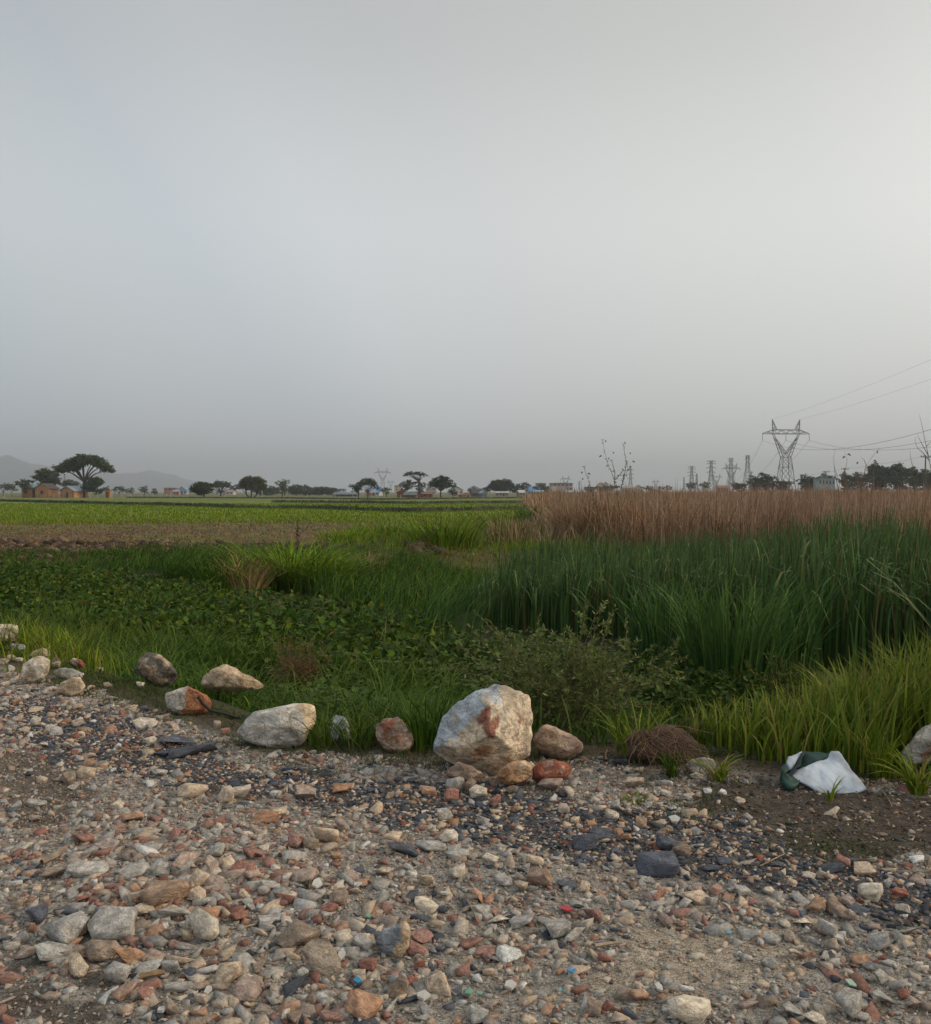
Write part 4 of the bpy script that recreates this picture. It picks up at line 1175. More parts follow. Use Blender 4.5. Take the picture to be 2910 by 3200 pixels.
tuft('cattail_clump', 'outlying thin cattail clump at the edge of the hyacinth patch', 1400, 2010, 130, 1.15, .5, CG, .022, (.15, .7), 0, cat='cattail', p=2.4, seg=6)
tuft('cattail_clump', 'small cattail clump in the middle of the hyacinth patch', 1190, 2010, 45, .95, .35, CG, .022, (.15, .7), 0, cat='cattail', p=2.4, seg=6)

# -- water hyacinth
def hyacinth(X, Y, Z, S, cols, az, tilt):
    n = len(X)
    rows = np.array([(0, .12, 0), (.34, .50, -.04), (.76, .44, 0), (1.0, .06, .08)])
    V = []
    for t, w, dz in rows:
        for s in (-1, 0, 1):
            lx = t; ly = s * w; lz = dz + (.10 * abs(s) * w * 2)
            V.append((lx, ly, lz))
    V = np.array(V)
    ct, st = np.cos(tilt)[:, None], np.sin(tilt)[:, None]
    x = (V[None, :, 0] * ct - V[None, :, 2] * st) * S[:, None]; z = (V[None, :, 0] * st + V[None, :, 2] * ct) * S[:, None]; y = V[None, :, 1] * S[:, None]
    ca, sa = np.cos(az)[:, None], np.sin(az)[:, None]
    P = np.stack([X[:, None] + x * ca - y * sa, Y[:, None] + x * sa + y * ca, Z[:, None] + z], -1)
    f = []
    for r in range(3):
        for s in range(2):
            q = r * 3 + s; f.append((q, q + 1, q + 4, q + 3))
    F = (np.arange(n) * 12)[:, None, None] + np.array(f)[None]
    return P.reshape(-1, 3), F.reshape(-1, 4), np.repeat(cols, 12, 0)
HP = plan([(-250, 1772), (0, 1775), (250, 1785), (600, 1830), (800, 1868), (1020, 1890), (1300, 1935), (1480, 2000), (1420, 2070), (1150, 2110), (900, 2080), (600, 2020), (300, 1975), (-250, 1960)], -.38)
HP2 = plan([(2120, 2130), (2360, 2130), (2400, 2240), (2250, 2270), (2100, 2220)], -.38)
HP3 = plan([(1950, 2050), (2150, 2060), (2200, 2160), (2000, 2180)], -.38)
HC = [(.060, .105, .026), (.085, .14, .030), (.045, .08, .024), (.12, .155, .035), (.16, .16, .05)]
def hya(poly, n, label, name='water_hyacinth', big=1.0):
    X, Y = scatter(poly, n)
    z = hgt(X, Y)
    hp = U(.06, .42, n) * (.7 + .6 * fbm(X * .8, Y * .8))
    c = pick(n, HC, [.33, .24, .28, .10, .05], .35)
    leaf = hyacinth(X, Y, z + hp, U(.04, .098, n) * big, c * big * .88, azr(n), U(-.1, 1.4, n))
    n2 = n // 2
    pet = blades(X[:n2], Y[:n2], hp[:n2], np.full(n2, .018), azr(n2), U(0, .2, n2), c[:n2], 1, z0=z[:n2])
    stuff(name, label, [leaf, pet], M_HYA)
hya(HP, 20500, 'carpet of round-leaved water hyacinth filling the ditch')
n = 2600
X, Y = scatter(HP, n)
k = fbm(X * .7, Y * .7, 3) > .47; X, Y = X[k], Y[k]; n = len(X)
stuff('ditch_grass', 'thin grass blades poking through the water hyacinth', [blades(X, Y, U(.35, .85, n), U(.01, .02, n), azr(n, .1, 1.0), U(.2, 1.0, n), pick(n, [(.075, .13, .035), (.10, .16, .04), (.16, .16, .06)]), 4, 2.2)], M_GRASS)
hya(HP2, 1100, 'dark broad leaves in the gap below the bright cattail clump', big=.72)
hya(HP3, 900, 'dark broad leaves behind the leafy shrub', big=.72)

# -- grasses
def gpoly(pts): return [tuple(on_ground(u, v)[:2]) for u, v in pts]
G_DARK = [(.060, .115, .028), (.08, .145, .034), (.045, .085, .026), (.115, .17, .04)]
G_MID = [(.07, .12, .03), (.09, .15, .035), (.055, .09, .028), (.13, .165, .045)]
G_YEL = [(.16, .22, .045), (.195, .25, .055), (.125, .18, .04), (.26, .24, .085)]
def strip(x0, x1, d0, d1, n):
    X = U(x0, x1, n); return X, edge(X) + U(d0, d1, n)
parts = []
X, Y = strip(-6.5, -.1, .25, 4.4, 15000); n = len(X)
d = Y - edge(X)
Hh = np.interp(d, [.2, .8, 1.5, 2.4, 4.2], [.03, .07, .20, .50, .56]) * U(.4, 1.35, n) * short(X, Y) * (.6 + .8 * fbm(X * 1.3, Y * 1.3))
parts.append(blades(X, Y, Hh, U(.009, .019, n), azr(n, .2, 1.6), U(.2, 1.2, n), pick(n, G_DARK, [.32, .3, .18, .2]), 4, 1.9, tipcol=(.15, .19, .06)))
stuff('bank_grass', 'dark green grass along the ditch bank behind the boulders', parts, M_GRASS)
parts = []
# yellower patches on the bank
for u, v, s, m, h in ((40, 2030, .5, 500, .42), (90, 2050, .4, 500, .40), (220, 2060, .35, 500, .40), (330, 2050, .3, 450, .45), (410, 2040, .35, 700, .5), (480, 2060, .3, 400, .42), (620, 2070, .35, 300, .42), (170, 2095, .25, 250, .28), (780, 2080, .4, 300, .4), (300, 1990, .8, 500, .45), (700, 2010, .8, 400, .45), (1000, 2110, .4, 350, .4), (1180, 2170, .4, 300, .4)):
    b = on_ground(u, v); X = b[0] + rng.normal(size=m) * s; Y = b[1] + rng.normal(size=m) * s * .5
    parts.append(blades(X, Y, h * U(.5, 1.2, m) * short(X, Y), U(.008, .014, m), azr(m), U(.2, .8, m), pick(m, G_YEL), 4, 2))
stuff('yellow_bank_grass', 'yellow-green grass patches among the bank grass', parts, M_GRASS)
# low creeping grass at the very edge of the gravel
X, Y = strip(-4.3, 2.4, -.12, .7, 17000)
k = fbm(X * 2.2, Y * 2.2 + 5, 3) > np.interp(Y - edge(X), [-.12, .1, .4], [.60, .50, .36]); k &= ~((X > .75) & (X < 1.3)); k &= ~((X > 1.55) & (Y - edge(X) < .1))
X, Y = X[k], Y[k]; n = len(X)
stuff('creeping_grass', 'short creeping grass at the edge of the gravel', [blades(X, Y, U(.03, .10, n), U(.004, .007, n), azr(n), U(.3, 1.6, n), pick(n, [(.05, .075, .028), (.07, .095, .035), (.11, .12, .045), (.16, .13, .07)], [.4, .3, .2, .1]), 3, 1.4)], M_GRASS)
# weeds in patches on the gravel
parts = []
for u, v, s, m in ((600, 2200, .16, 450), (330, 2215, .16, 350), (640, 2320, .09, 260), (880, 2380, .12, 260), (1040, 2420, .12, 350), (2060, 2440, .12, 350), (2160, 2560, .14, 450), (2230, 2510, .12, 300), (2640, 2650, .22, 900), (2500, 2660, .15, 350), (2050, 2510, .09, 250), (40, 2020, .2, 300)):
    b = on_ground(u, v); X = b[0] + rng.normal(size=m) * s; Y = b[1] + rng.normal(size=m) * s * .6
    parts.append(blades(X, Y, U(.015, .06, m), U(.004, .008, m), azr(m), U(.3, 1.6, m), pick(m, [(.045, .065, .025), (.06, .09, .03), (.10, .12, .04)]), 3, 1.4))
stuff('gravel_weeds', 'small dark weeds growing in patches through the gravel', parts, M_GRASS)
# right-hand tall yellow-green grass
G1 = [(1.75, 5.35), (2.1, 5.25), (2.6, 5.05), (3.5, 4.95), (4.5, 5.0), (5, 7.4), (3.0, 7.6), (1.9, 6.8), (1.45, 6.2)]
n = 4800
X, Y = scatter(G1, n); d = Y - edge(X)
Hh = np.interp(X / Y, [.2, .33, .42, .5, .7], [.24, .40, .62, .80, .82]) * np.interp(d, [.1, .5, 1.2, 2.5], [.5, .85, 1.15, 1.25]) * U(.55, 1.15, n) * short(X, Y)
stuff('tall_bank_grass', 'upright yellow-green grass beside the white sack', [blades(X, Y, Hh, U(.011, .022, n), azr(n, .3, 1.5), U(.05, .6, n), pick(n, G_YEL + G_MID[:2]), 5, 2.2, tipcol=(.2, .21, .07))], M_GRASS)
# mixed low grass under and around the shrub
n = 8500
X, Y = scatter([(-.9, 5.6), (.1, 5.75), (1.1, 5.75), (1.8, 6.0), (3.6, 7.6), (4, 11), (0, 13), (-1.2, 10), (-1.5, 7)], n)
stuff('underbrush', 'low green undergrowth around the leafy shrub', [blades(X, Y, U(.12, .42, n) * short(X, Y), U(.007, .015, n), azr(n), U(.2, 1.1, n), pick(n, [(.06, .095, .03), (.075, .12, .035), (.05, .08, .028), (.10, .14, .04)]), 4, 1.8)], M_GRASS)
# small-leaved ground cover between hyacinth and gravel
n = 7500
X, Y = scatter(gpoly([(820, 2120), (1000, 2090), (1400, 2060), (1560, 2010), (2000, 2120), (2300, 2200), (2500, 2270), (2000, 2300), (1400, 2250), (1000, 2280), (860, 2240)]), n)
stuff('creeping_plants', 'low leafy plants between the boulders and the hyacinth', [hyacinth(X, Y, hgt(X, Y) + U(.05, .34, n), U(.03, .075, n), pick(n, [(.07, .105, .03), (.055, .085, .028), (.09, .13, .04)]), azr(n), U(-.3, 1.0, n))], M_HYA)
# far bank of the ditch
n = 15000
X, Y = scatter([(-17, 25.5), (-8, 24.2), (-4.6, 21.5), (-2.6, 18.5), (-.6, 16.2), (.6, 18), (.3, 23), (-2, 27), (-5, 27.5), (-16, 29.5)], n)
Hh = np.interp(X / Y, [-.55, -.42, -.30, -.15, .0], [.16, .22, .50, .60, .55]) * U(.5, 1.2, n) * (.55 + .9 * fbm(X * .6, Y * .6))
stuff('far_bank_grass', 'dark green grass on the far bank of the ditch', [blades(X, Y, Hh, U(.016, .034, n), azr(n, .2, 1.2), U(.2, 1.0, n), pick(n, G_DARK + [(.10, .14, .04)], [.3, .3, .2, .1, .1]), 3, 2.0)], M_GRASS)
# meadow between the ditch and the paddy
n = 20000
X, Y = [], []
MEAD = [(-2.6, 26), (-.8, 19), (.5, 18.5), (1.4, 21), (3.2, 24), (7, 26), (6.5, 33), (3.4, 42), (4.8, 62), (1.5, 62), (-2.2, 46), (-4.5, 37), (-5.5, 30)]
X, Y = scatter(MEAD, n)
f = fbm(X * .35, Y * .35, 3)
Hh = np.where(f > .52, U(.30, .75, n), U(.10, .26, n)) * np.interp(Y, [18, 30, 60], [.6, 1, .9])
c = pick(n, [(.12, .185, .036), (.15, .22, .042), (.09, .14, .032), (.25, .21, .08), (.28, .19, .095)], [.32, .28, .20, .12, .08])
stuff('meadow_grass', 'uneven light-green grass between the ditch and the paddies', [blades(X, Y, Hh, Y * U(.0005, .0011, n), azr(n, .2, 1.3), U(.2, 1.1, n), c, 3, 1.9)], M_GRASS)

BR = [(.17, .27, .045), (.21, .31, .055), (.14, .22, .04), (.26, .30, .08)]
ST = [(.36, .22, .11), (.42, .29, .16), (.28, .16, .08)]
tuft('grass_tuft', 'large bright-green drooping grass tuft on the far ditch bank', 905, 1835, 1100, 1.5, 1.1, BR + G_MID[:1], .026, (.5, 1.5), group='grass tufts on the far bank', p=1.8, seg=5)
tuft('grass_tuft', 'bright grass hummock beside the large drooping tuft', 990, 1845, 600, 1.1, .8, BR + G_MID[:1], .026, (.4, 1.3), group='grass tufts on the far bank', p=1.8, seg=5)
tuft('straw_tuft', 'straw-coloured dry grass tuft in front of the bright drooping one', 775, 1860, 300, 1.1, .40, ST + BR[:2], .02, (.25, 1.1), mat=M_DRY, seg=4)
tuft('straw_tuft', 'brown dry patch at the foot of the bright grass hummock', 1020, 1850, 200, .65, .45, [(.24, .14, .06), (.2, .16, .06)], .02, (.4, 1.3), mat=M_DRY)
tuft('grass_tuft', 'dark wind-bent grass tuft nearer the brown field', 600, 1845, 700, 1.35, .8, G_DARK + G_MID[:1], .022, (.4, 1.2), .2, group='grass tufts on the far bank', p=1.8, seg=5)
tuft('grass_tuft', 'dark upright grass between the wind-bent and the straw tuft', 690, 1860, 400, 1.0, .5, G_DARK + BR[:1], .02, (.15, .7), group='grass tufts on the far bank', seg=5)
tuft('straw_tuft', 'thin tan and green tuft on the meadow', 1150, 1800, 220, .8, .5, ST + G_MID[:2], .02, (.2, .8), mat=M_DRY)
tuft('grass_tuft', 'rounded fresh tuft in the meadow before the stubble', 1090, 1705, 380, .85, 1.0, BR, .03, (.3, 1.1), group='meadow tufts')
tuft('grass_tuft', 'long fresh grass ridge in the meadow', 1220, 1690, 650, 1.0, 1.6, BR + G_MID[:2], .03, (.3, 1.1), group='meadow tufts', flat=.5)
tuft('grass_tuft', 'tall fresh tuft next to the dead reed clump', 1390, 1715, 650, 1.25, 1.2, BR + G_MID[:2], .03, (.3, 1.0), group='meadow tufts', flat=.6)
tuft('grass_tuft', 'dark green sedge at the corner of the reed bed', 1690, 1640, 420, 1.4, 1.3, G_DARK + G_MID[:1], .04, (.2, .8), group='meadow tufts')
tuft('straw_tuft', 'brown bent grass in the middle of the meadow', 1290, 1800, 320, .42, .9, [(.26, .15, .07), (.2, .15, .06)], .02, (.5, 1.4), mat=M_DRY, flat=.6)
# near tufts
tuft('grass_tuft', 'spiky grass tuft on top of the root-tangled earth mound', 2085, 2300, 110, .30, .09, G_YEL, .011, (.2, 1.1), seg=5)
tuft('grass_tuft', 'small spiky tuft in front of the root-tangled mound', 2098, 2428, 46, .20, .025, G_MID, .012, (.3, 1.1), seg=5)
tuft('grass_tuft', 'tiny grass tuft growing in front of the white sack', 2595, 2502, 11, .17, .012, G_YEL, .010, (.3, 1.2), seg=5)
tuft('grass_tuft', 'grass tuft hanging over the grey stone near the mound', 2245, 2440, 40, .22, .03, G_YEL, .010, (.4, 1.2), seg=5)
tuft('grass_tuft', 'drooping grass tuft in front of the striped boulder at the frame edge', 2870, 2480, 70, .30, .05, G_YEL, .012, (.3, 1.2), seg=5)
tuft('grass_tuft', 'upright tuft between the white sack and the striped boulder', 2745, 2430, 60, .34, .07, G_YEL, .011, (.1, .7), seg=5)
tuft('grass_tuft', 'long-bladed grass beside the clear plastic bag', 1120, 2330, 70, .34, .12, G_MID, .010, (.2, 1.0), seg=5)
tuft('grass_tuft', 'long grass in the lee of the largest boulder', 1330, 2330, 140, .42, .16, G_DARK + G_MID[:1], .011, (.2, .8), seg=5)
tuft('grass_tuft', 'long grass behind the red-and-buff rock', 1260, 2250, 140, .42, .16, G_DARK + G_MID[:1], .011, (.2, .8), seg=5)
tuft('grass_tuft', 'thin grass leaning right of the whitish layered boulder', 1010, 2330, 60, .36, .10, G_MID, .009, (.3, 1.1), seg=5)
tuft('grass_tuft', 'yellow-green grass clump left of the earth mound', 1985, 2370, 70, .40, .12, G_YEL, .012, (.1, .8), seg=5)
tuft('grass_tuft', 'low grass growing against the flat buff rock', 700, 2160, 90, .14, .14, G_DARK, .008, (.2, 1.0), seg=4)
tuft('weed', 'pale yellow-green weed on the buff gravel', 1985, 2505, 70, .06, .05, [(.22, .26, .06), (.16, .2, .05)], .010, (.5, 1.4), cat='weed')
tuft('weed', 'small grey-green weed in the rubble', 950, 2772, 14, .06, .02, [(.16, .22, .16)], .008, (.3, 1.0), cat='weed')

# -- shrubs and single plants
def leafy_shrub(name, label, base, tips, nleaf, leaf, pal, twig_r=.006, cat='shrub', mat=None, spread=.22, droop=.3):
    """tips: world points the branches reach; narrow leaves sit along the twigs"""
    root = empty(name, base); b0 = Vector(base)
    tb = MB(); P, Dd = [], []
    for tp in tips:
        tp = Vector(tp); m = b0.lerp(tp, .5) + Vector((random.uniform(-.08, .08), random.uniform(-.08, .08), .08))
        pts = [b0.lerp(m, .0), m, tp]
        tb.tube(pts, [twig_r, twig_r * .7, twig_r * .3], 4)
        L = (tp - b0).length
        subs = [(m, tp)]
        for q in range(7):
            s = m.lerp(tp, random.uniform(-.3, .9)) if q % 2 else b0.lerp(m, random.uniform(.5, 1))
            e = s + Vector((random.gauss(0, 1), random.gauss(0, 1), random.gauss(.5, .6))).normalized() * spread * random.uniform(.5, 1.2)
            tb.tube([s, s.lerp(e, .5) + Vector((0, 0, .01)), e], [twig_r * .45, twig_r * .3, twig_r * .15], 3)
            subs.append((s, e))
        for s, e in subs:
            for _ in range(max(2, nleaf // len(tips) // len(subs))):
                t = random.uniform(.05, 1.05); P.append(s.lerp(e, t)[:]); Dd.append(((e - s).normalized() + Vector((random.gauss(0, .7), random.gauss(0, .7), random.gauss(0, .5)))).normalized()[:])
    tb.build('twigs', M_TWIG, root)
    P, Dd = np.array(P), np.array(Dd); n = len(P)
    l = leaf * U(.6, 1.3, (n, 1)); q = np.cross(Dd, rng.normal(size=(n, 3))); q /= np.linalg.norm(q, axis=1, keepdims=True)
    w = l * .12
    V = np.stack([P, P + Dd * l * .45 + q * w, P + Dd * l, P + Dd * l * .45 - q * w], 1).reshape(-1, 3)
    obj('leaves', mesh_np('leaves', V - np.array(base), np.arange(4 * n).reshape(n, 4), np.repeat(pick(n, pal, None, .3), 4, 0)), mat or M_GRASS, root)
    return tag(root, label, cat)
SH = [(.16, .19, .08), (.20, .235, .105), (.12, .15, .06), (.27, .29, .16), (.17, .225, .07)]
def px3(u, v, y): return tuple(at_y(u, v, y))
b = on_ground(1740, 2300)
tips_ = [px3(u, v, b[1] + random.uniform(-.2, 1.1)) for u, v in ((1420, 2010), (1470, 1960), (1490, 1915), (1530, 1940), (1540, 2040), (1570, 1990), (1450, 2120), (1600, 1985), (1640, 2010), (1680, 1975), (1700, 1990), (1400, 2080), (1520, 2140), (1620, 2100), (1700, 2080),
          (1760, 1970), (1790, 2010), (1830, 1900), (1860, 1925), (1880, 1900), (1920, 1905), (1910, 1930), (1850, 2000), (1900, 2010), (1960, 2010), (2000, 2000), (2040, 2020), (2090, 2030), (2110, 2070), (2060, 2110), (2130, 2120), (1980, 2110), (1900, 2110), (1820, 2090), (1750, 2100), (1780, 2180), (1880, 2200), (1980, 2190), (2060, 2200), (1680, 2190), (1600, 2190), (2000, 2250), (1820, 2260))]
leafy_shrub('leafy_shrub', 'sprawling grey-green narrow-leaved shrub behind the largest boulder', b, tips_, 14500, .038, [tuple(q * .86 for q in c_) for c_ in SH], .004)
b = on_ground(1330, 2200)
leafy_shrub('weed_clump', 'low leafy weeds between the shrub and the red-and-buff rock', b, [px3(u, v, b[1] + random.uniform(-.2, .5)) for u, v in ((1230, 2080), (1280, 2060), (1330, 2090), (1380, 2050), (1420, 2110), (1250, 2140), (1180, 2120), (1350, 2130), (1140, 2130), (1100, 2090), (1080, 2150))], 2200, .05, [(.075, .12, .03), (.10, .145, .04), (.06, .09, .03)], .005)
b = on_ground(930, 2215)
tw = [px3(930 + random.gauss(0, 48), random.uniform(1970, 2120), b[1] + random.uniform(-.2, .2)) for _ in range(80)]
leafy_shrub('dry_shrub', 'small reddish-brown dried-up shrub behind the whitish layered boulder', b, tw, 3400, .034, [(.27, .155, .085), (.21, .125, .065), (.15, .12, .055)], .005, spread=.10)
b = on_ground(700, 2150)
leafy_shrub('seedling', 'dark drooping-leaved seedling in front of the flat buff rock', b, [px3(703, 2078, b[1]), px3(690, 2110, b[1]), px3(720, 2110, b[1]), px3(680, 2120, b[1])], 46, .06, [(.03, .04, .02)], .004, cat='seedling', spread=.05)
b = on_ground(2470, 2230)
leafy_shrub('weed_clump', 'yellow-green weeds under the dark cattails', b, [px3(u, v, b[1] + random.uniform(-.3, .5)) for u, v in ((2340, 2090), (2400, 2060), (2450, 2055), (2500, 2080), (2550, 2100), (2600, 2090), (2430, 2120), (2520, 2140), (2380, 2150), (2620, 2150), (2300, 2140))], 1900, .055, [(.075, .115, .03), (.105, .135, .035), (.06, .085, .028)], .005)
def stalk_plant(name, label, lines, y, leaves, pods, r=.012, pal=None, leaf=.12, mat=None, cat='plant', group=None):
    p0 = at_y(*lines[0][0], y); z = float(hgt(p0[0], p0[1])); p0[2] = z
    root = empty(name, p0); tb = MB(); P = []
    for i, L in enumerate(lines):
        pts = [Vector(at_y(u, v, y + random.uniform(-.15, .15))) for u, v in L]
        if i == 0 or True:
            f = [Vector((pts[0][0], y, float(hgt(pts[0][0], y))))] if L[0][1] > 1600 else []
            pts = f + pts
        rr = [r * (1 - .8 * j / (len(pts) - 1)) for j in range(len(pts))]
        tb.tube(pts, rr, 5)
        for a, c in zip(pts, pts[1:]):
            for _ in range(max(1, int(leaves * (c - a).length))):
                P.append(a.lerp(c, random.random())[:])
    tb.build('stem', mat or M_TWIG, root)
    if leaves and P:
        P = np.array(P); n = len(P); d = rng.normal(size=(n, 3)); d[:, 2] += .4; d /= np.linalg.norm(d, axis=1, keepdims=True)
        q = np.cross(d, rng.normal(size=(n, 3))); q /= np.linalg.norm(q, axis=1, keepdims=True); l = leaf * U(.5, 1.2, (n, 1))
        V = np.stack([P, P + d * l * .5 + q * l * .16, P + d * l, P + d * l * .5 - q * l * .16], 1).reshape(-1, 3)
        obj('leaves', mesh_np('leaves', V - np.array(root.location), np.arange(4 * n).reshape(n, 4), np.repeat(pick(n, pal or [(.05, .06, .03)]), 4, 0)), M_GRASS, root)
    for u, v in pods:
        a = Vector(at_y(u, v, y)); mb = MB(); s = random.uniform(-1, 1)
        mb.tube([a, a + Vector((.05 * s, 0, .01)), a + Vector((.12 * s, 0, -.04))], [.006, .028, .006], 5)
        mb.build('pod', M_TWIG, root)
    return tag(root, label, cat, group)
stalk_plant('tall_weed', 'tallest thin branching weed with hanging pods, rising over the brown reeds', [[(1940, 1690), (1935, 1600), (1928, 1520), (1915, 1485), (1900, 1450), (1890, 1410), (1884, 1376)], [(1920, 1515), (1922, 1480), (1912, 1440), (1906, 1440)], [(1940, 1530), (1950, 1490), (1958, 1450), (1952, 1410), (1948, 1385)], [(1945, 1505), (1962, 1470), (1962, 1440)], [(1923, 1500), (1940, 1480), (1952, 1465)]],
            30, 26, [(1890, 1378), (1950, 1384), (1972, 1416), (1903, 1432), (1918, 1414), (1976, 1442), (1974, 1458), (1944, 1466), (1882, 1425)], .013, [(.07, .07, .045)], .09)
stalk_plant('tall_weed', 'shorter curved weed with pods left of the tallest one', [[(1880, 1640), (1860, 1570), (1843, 1515), (1835, 1490), (1828, 1470), (1826, 1456)]], 30, 30, [(1822, 1476), (1824, 1496), (1836, 1480)], .011, [(.07, .07, .045)], .10)
stalk_plant('tall_weed', 'dark small-leaved weed standing in the front of the brown field', [[(925, 1770), (925, 1700), (930, 1640), (935, 1595)], [(928, 1660), (905, 1625), (910, 1605)], [(930, 1640), (950, 1610)], [(925, 1700), (945, 1660)]], 24, 30, [], .007, [(.045, .055, .03)], .08)
stalk_plant('tall_weed', 'thin dark weed right of the small-leaved one in the brown field', [[(1020, 1700), (1024, 1650), (1026, 1615)]], 26, 22, [], .007, [(.05, .045, .03)], .08)
stalk_plant('tall_weed', 'dark ragged weed standing in the bright meadow', [[(1340, 1745), (1335, 1690), (1330, 1640), (1322, 1612)], [(1338, 1700), (1355, 1650), (1368, 1622)], [(1335, 1720), (1310, 1680)]], 26, 36, [], .009, [(.065, .07, .04), (.10, .08, .045)], .09)
stalk_plant('grass_stalk', 'pale tall dry grass stalk at the meadow end', [[(1560, 1690), (1565, 1620), (1575, 1570), (1580, 1540)], [(1600, 1700), (1600, 1630), (1606, 1580)]], 30, 0, [], .02, mat=plain('straw_stalk', (.36, .25, .14)))
BTW = 'bare twigs over the reeds'
stalk_plant('bare_twig', 'bare upright twig over the reeds near the white-and-blue house', [[(2622, 1540), (2608, 1470), (2606, 1430), (2610, 1404)], [(2618, 1490), (2605, 1450)]], 26, 0, [], .009, group=BTW)
stalk_plant('bare_twig', 'bare forked twig just right of the white-and-blue house', [[(2640, 1540), (2640, 1480), (2648, 1440), (2640, 1410)]], 26, 0, [(2642, 1428), (2648, 1420)], .009, group=BTW)
stalk_plant('bare_twig', 'bare many-branched twig with pods before the rust-tinged tree', [[(2690, 1540), (2705, 1460), (2725, 1430), (2742, 1408), (2750, 1398)], [(2708, 1455), (2700, 1435), (2690, 1428)], [(2705, 1470), (2722, 1450)]], 26, 0, [(2683, 1446), (2740, 1412), (2730, 1440)], .009, group=BTW)
stalk_plant('bare_twig', 'tallest bare twig reaching up at the frame edge', [[(2925, 1540), (2905, 1440), (2890, 1370), (2880, 1320), (2873, 1294)], [(2900, 1420), (2880, 1385), (2866, 1355)], [(2895, 1395), (2910, 1380)]], 22, 0, [], .010, group=BTW)
stalk_plant('bare_twig', 'short curved bare twig before the last trees', [[(2860, 1540), (2852, 1455), (2846, 1430), (2844, 1400)]], 24, 0, [], .009, group=BTW)
stalk_plant('bare_twig', 'thin arched bare twig beside the tallest one', [[(2905, 1440), (2885, 1415), (2868, 1400), (2860, 1380), (2862, 1362)]], 23, 0, [], .010, group=BTW)

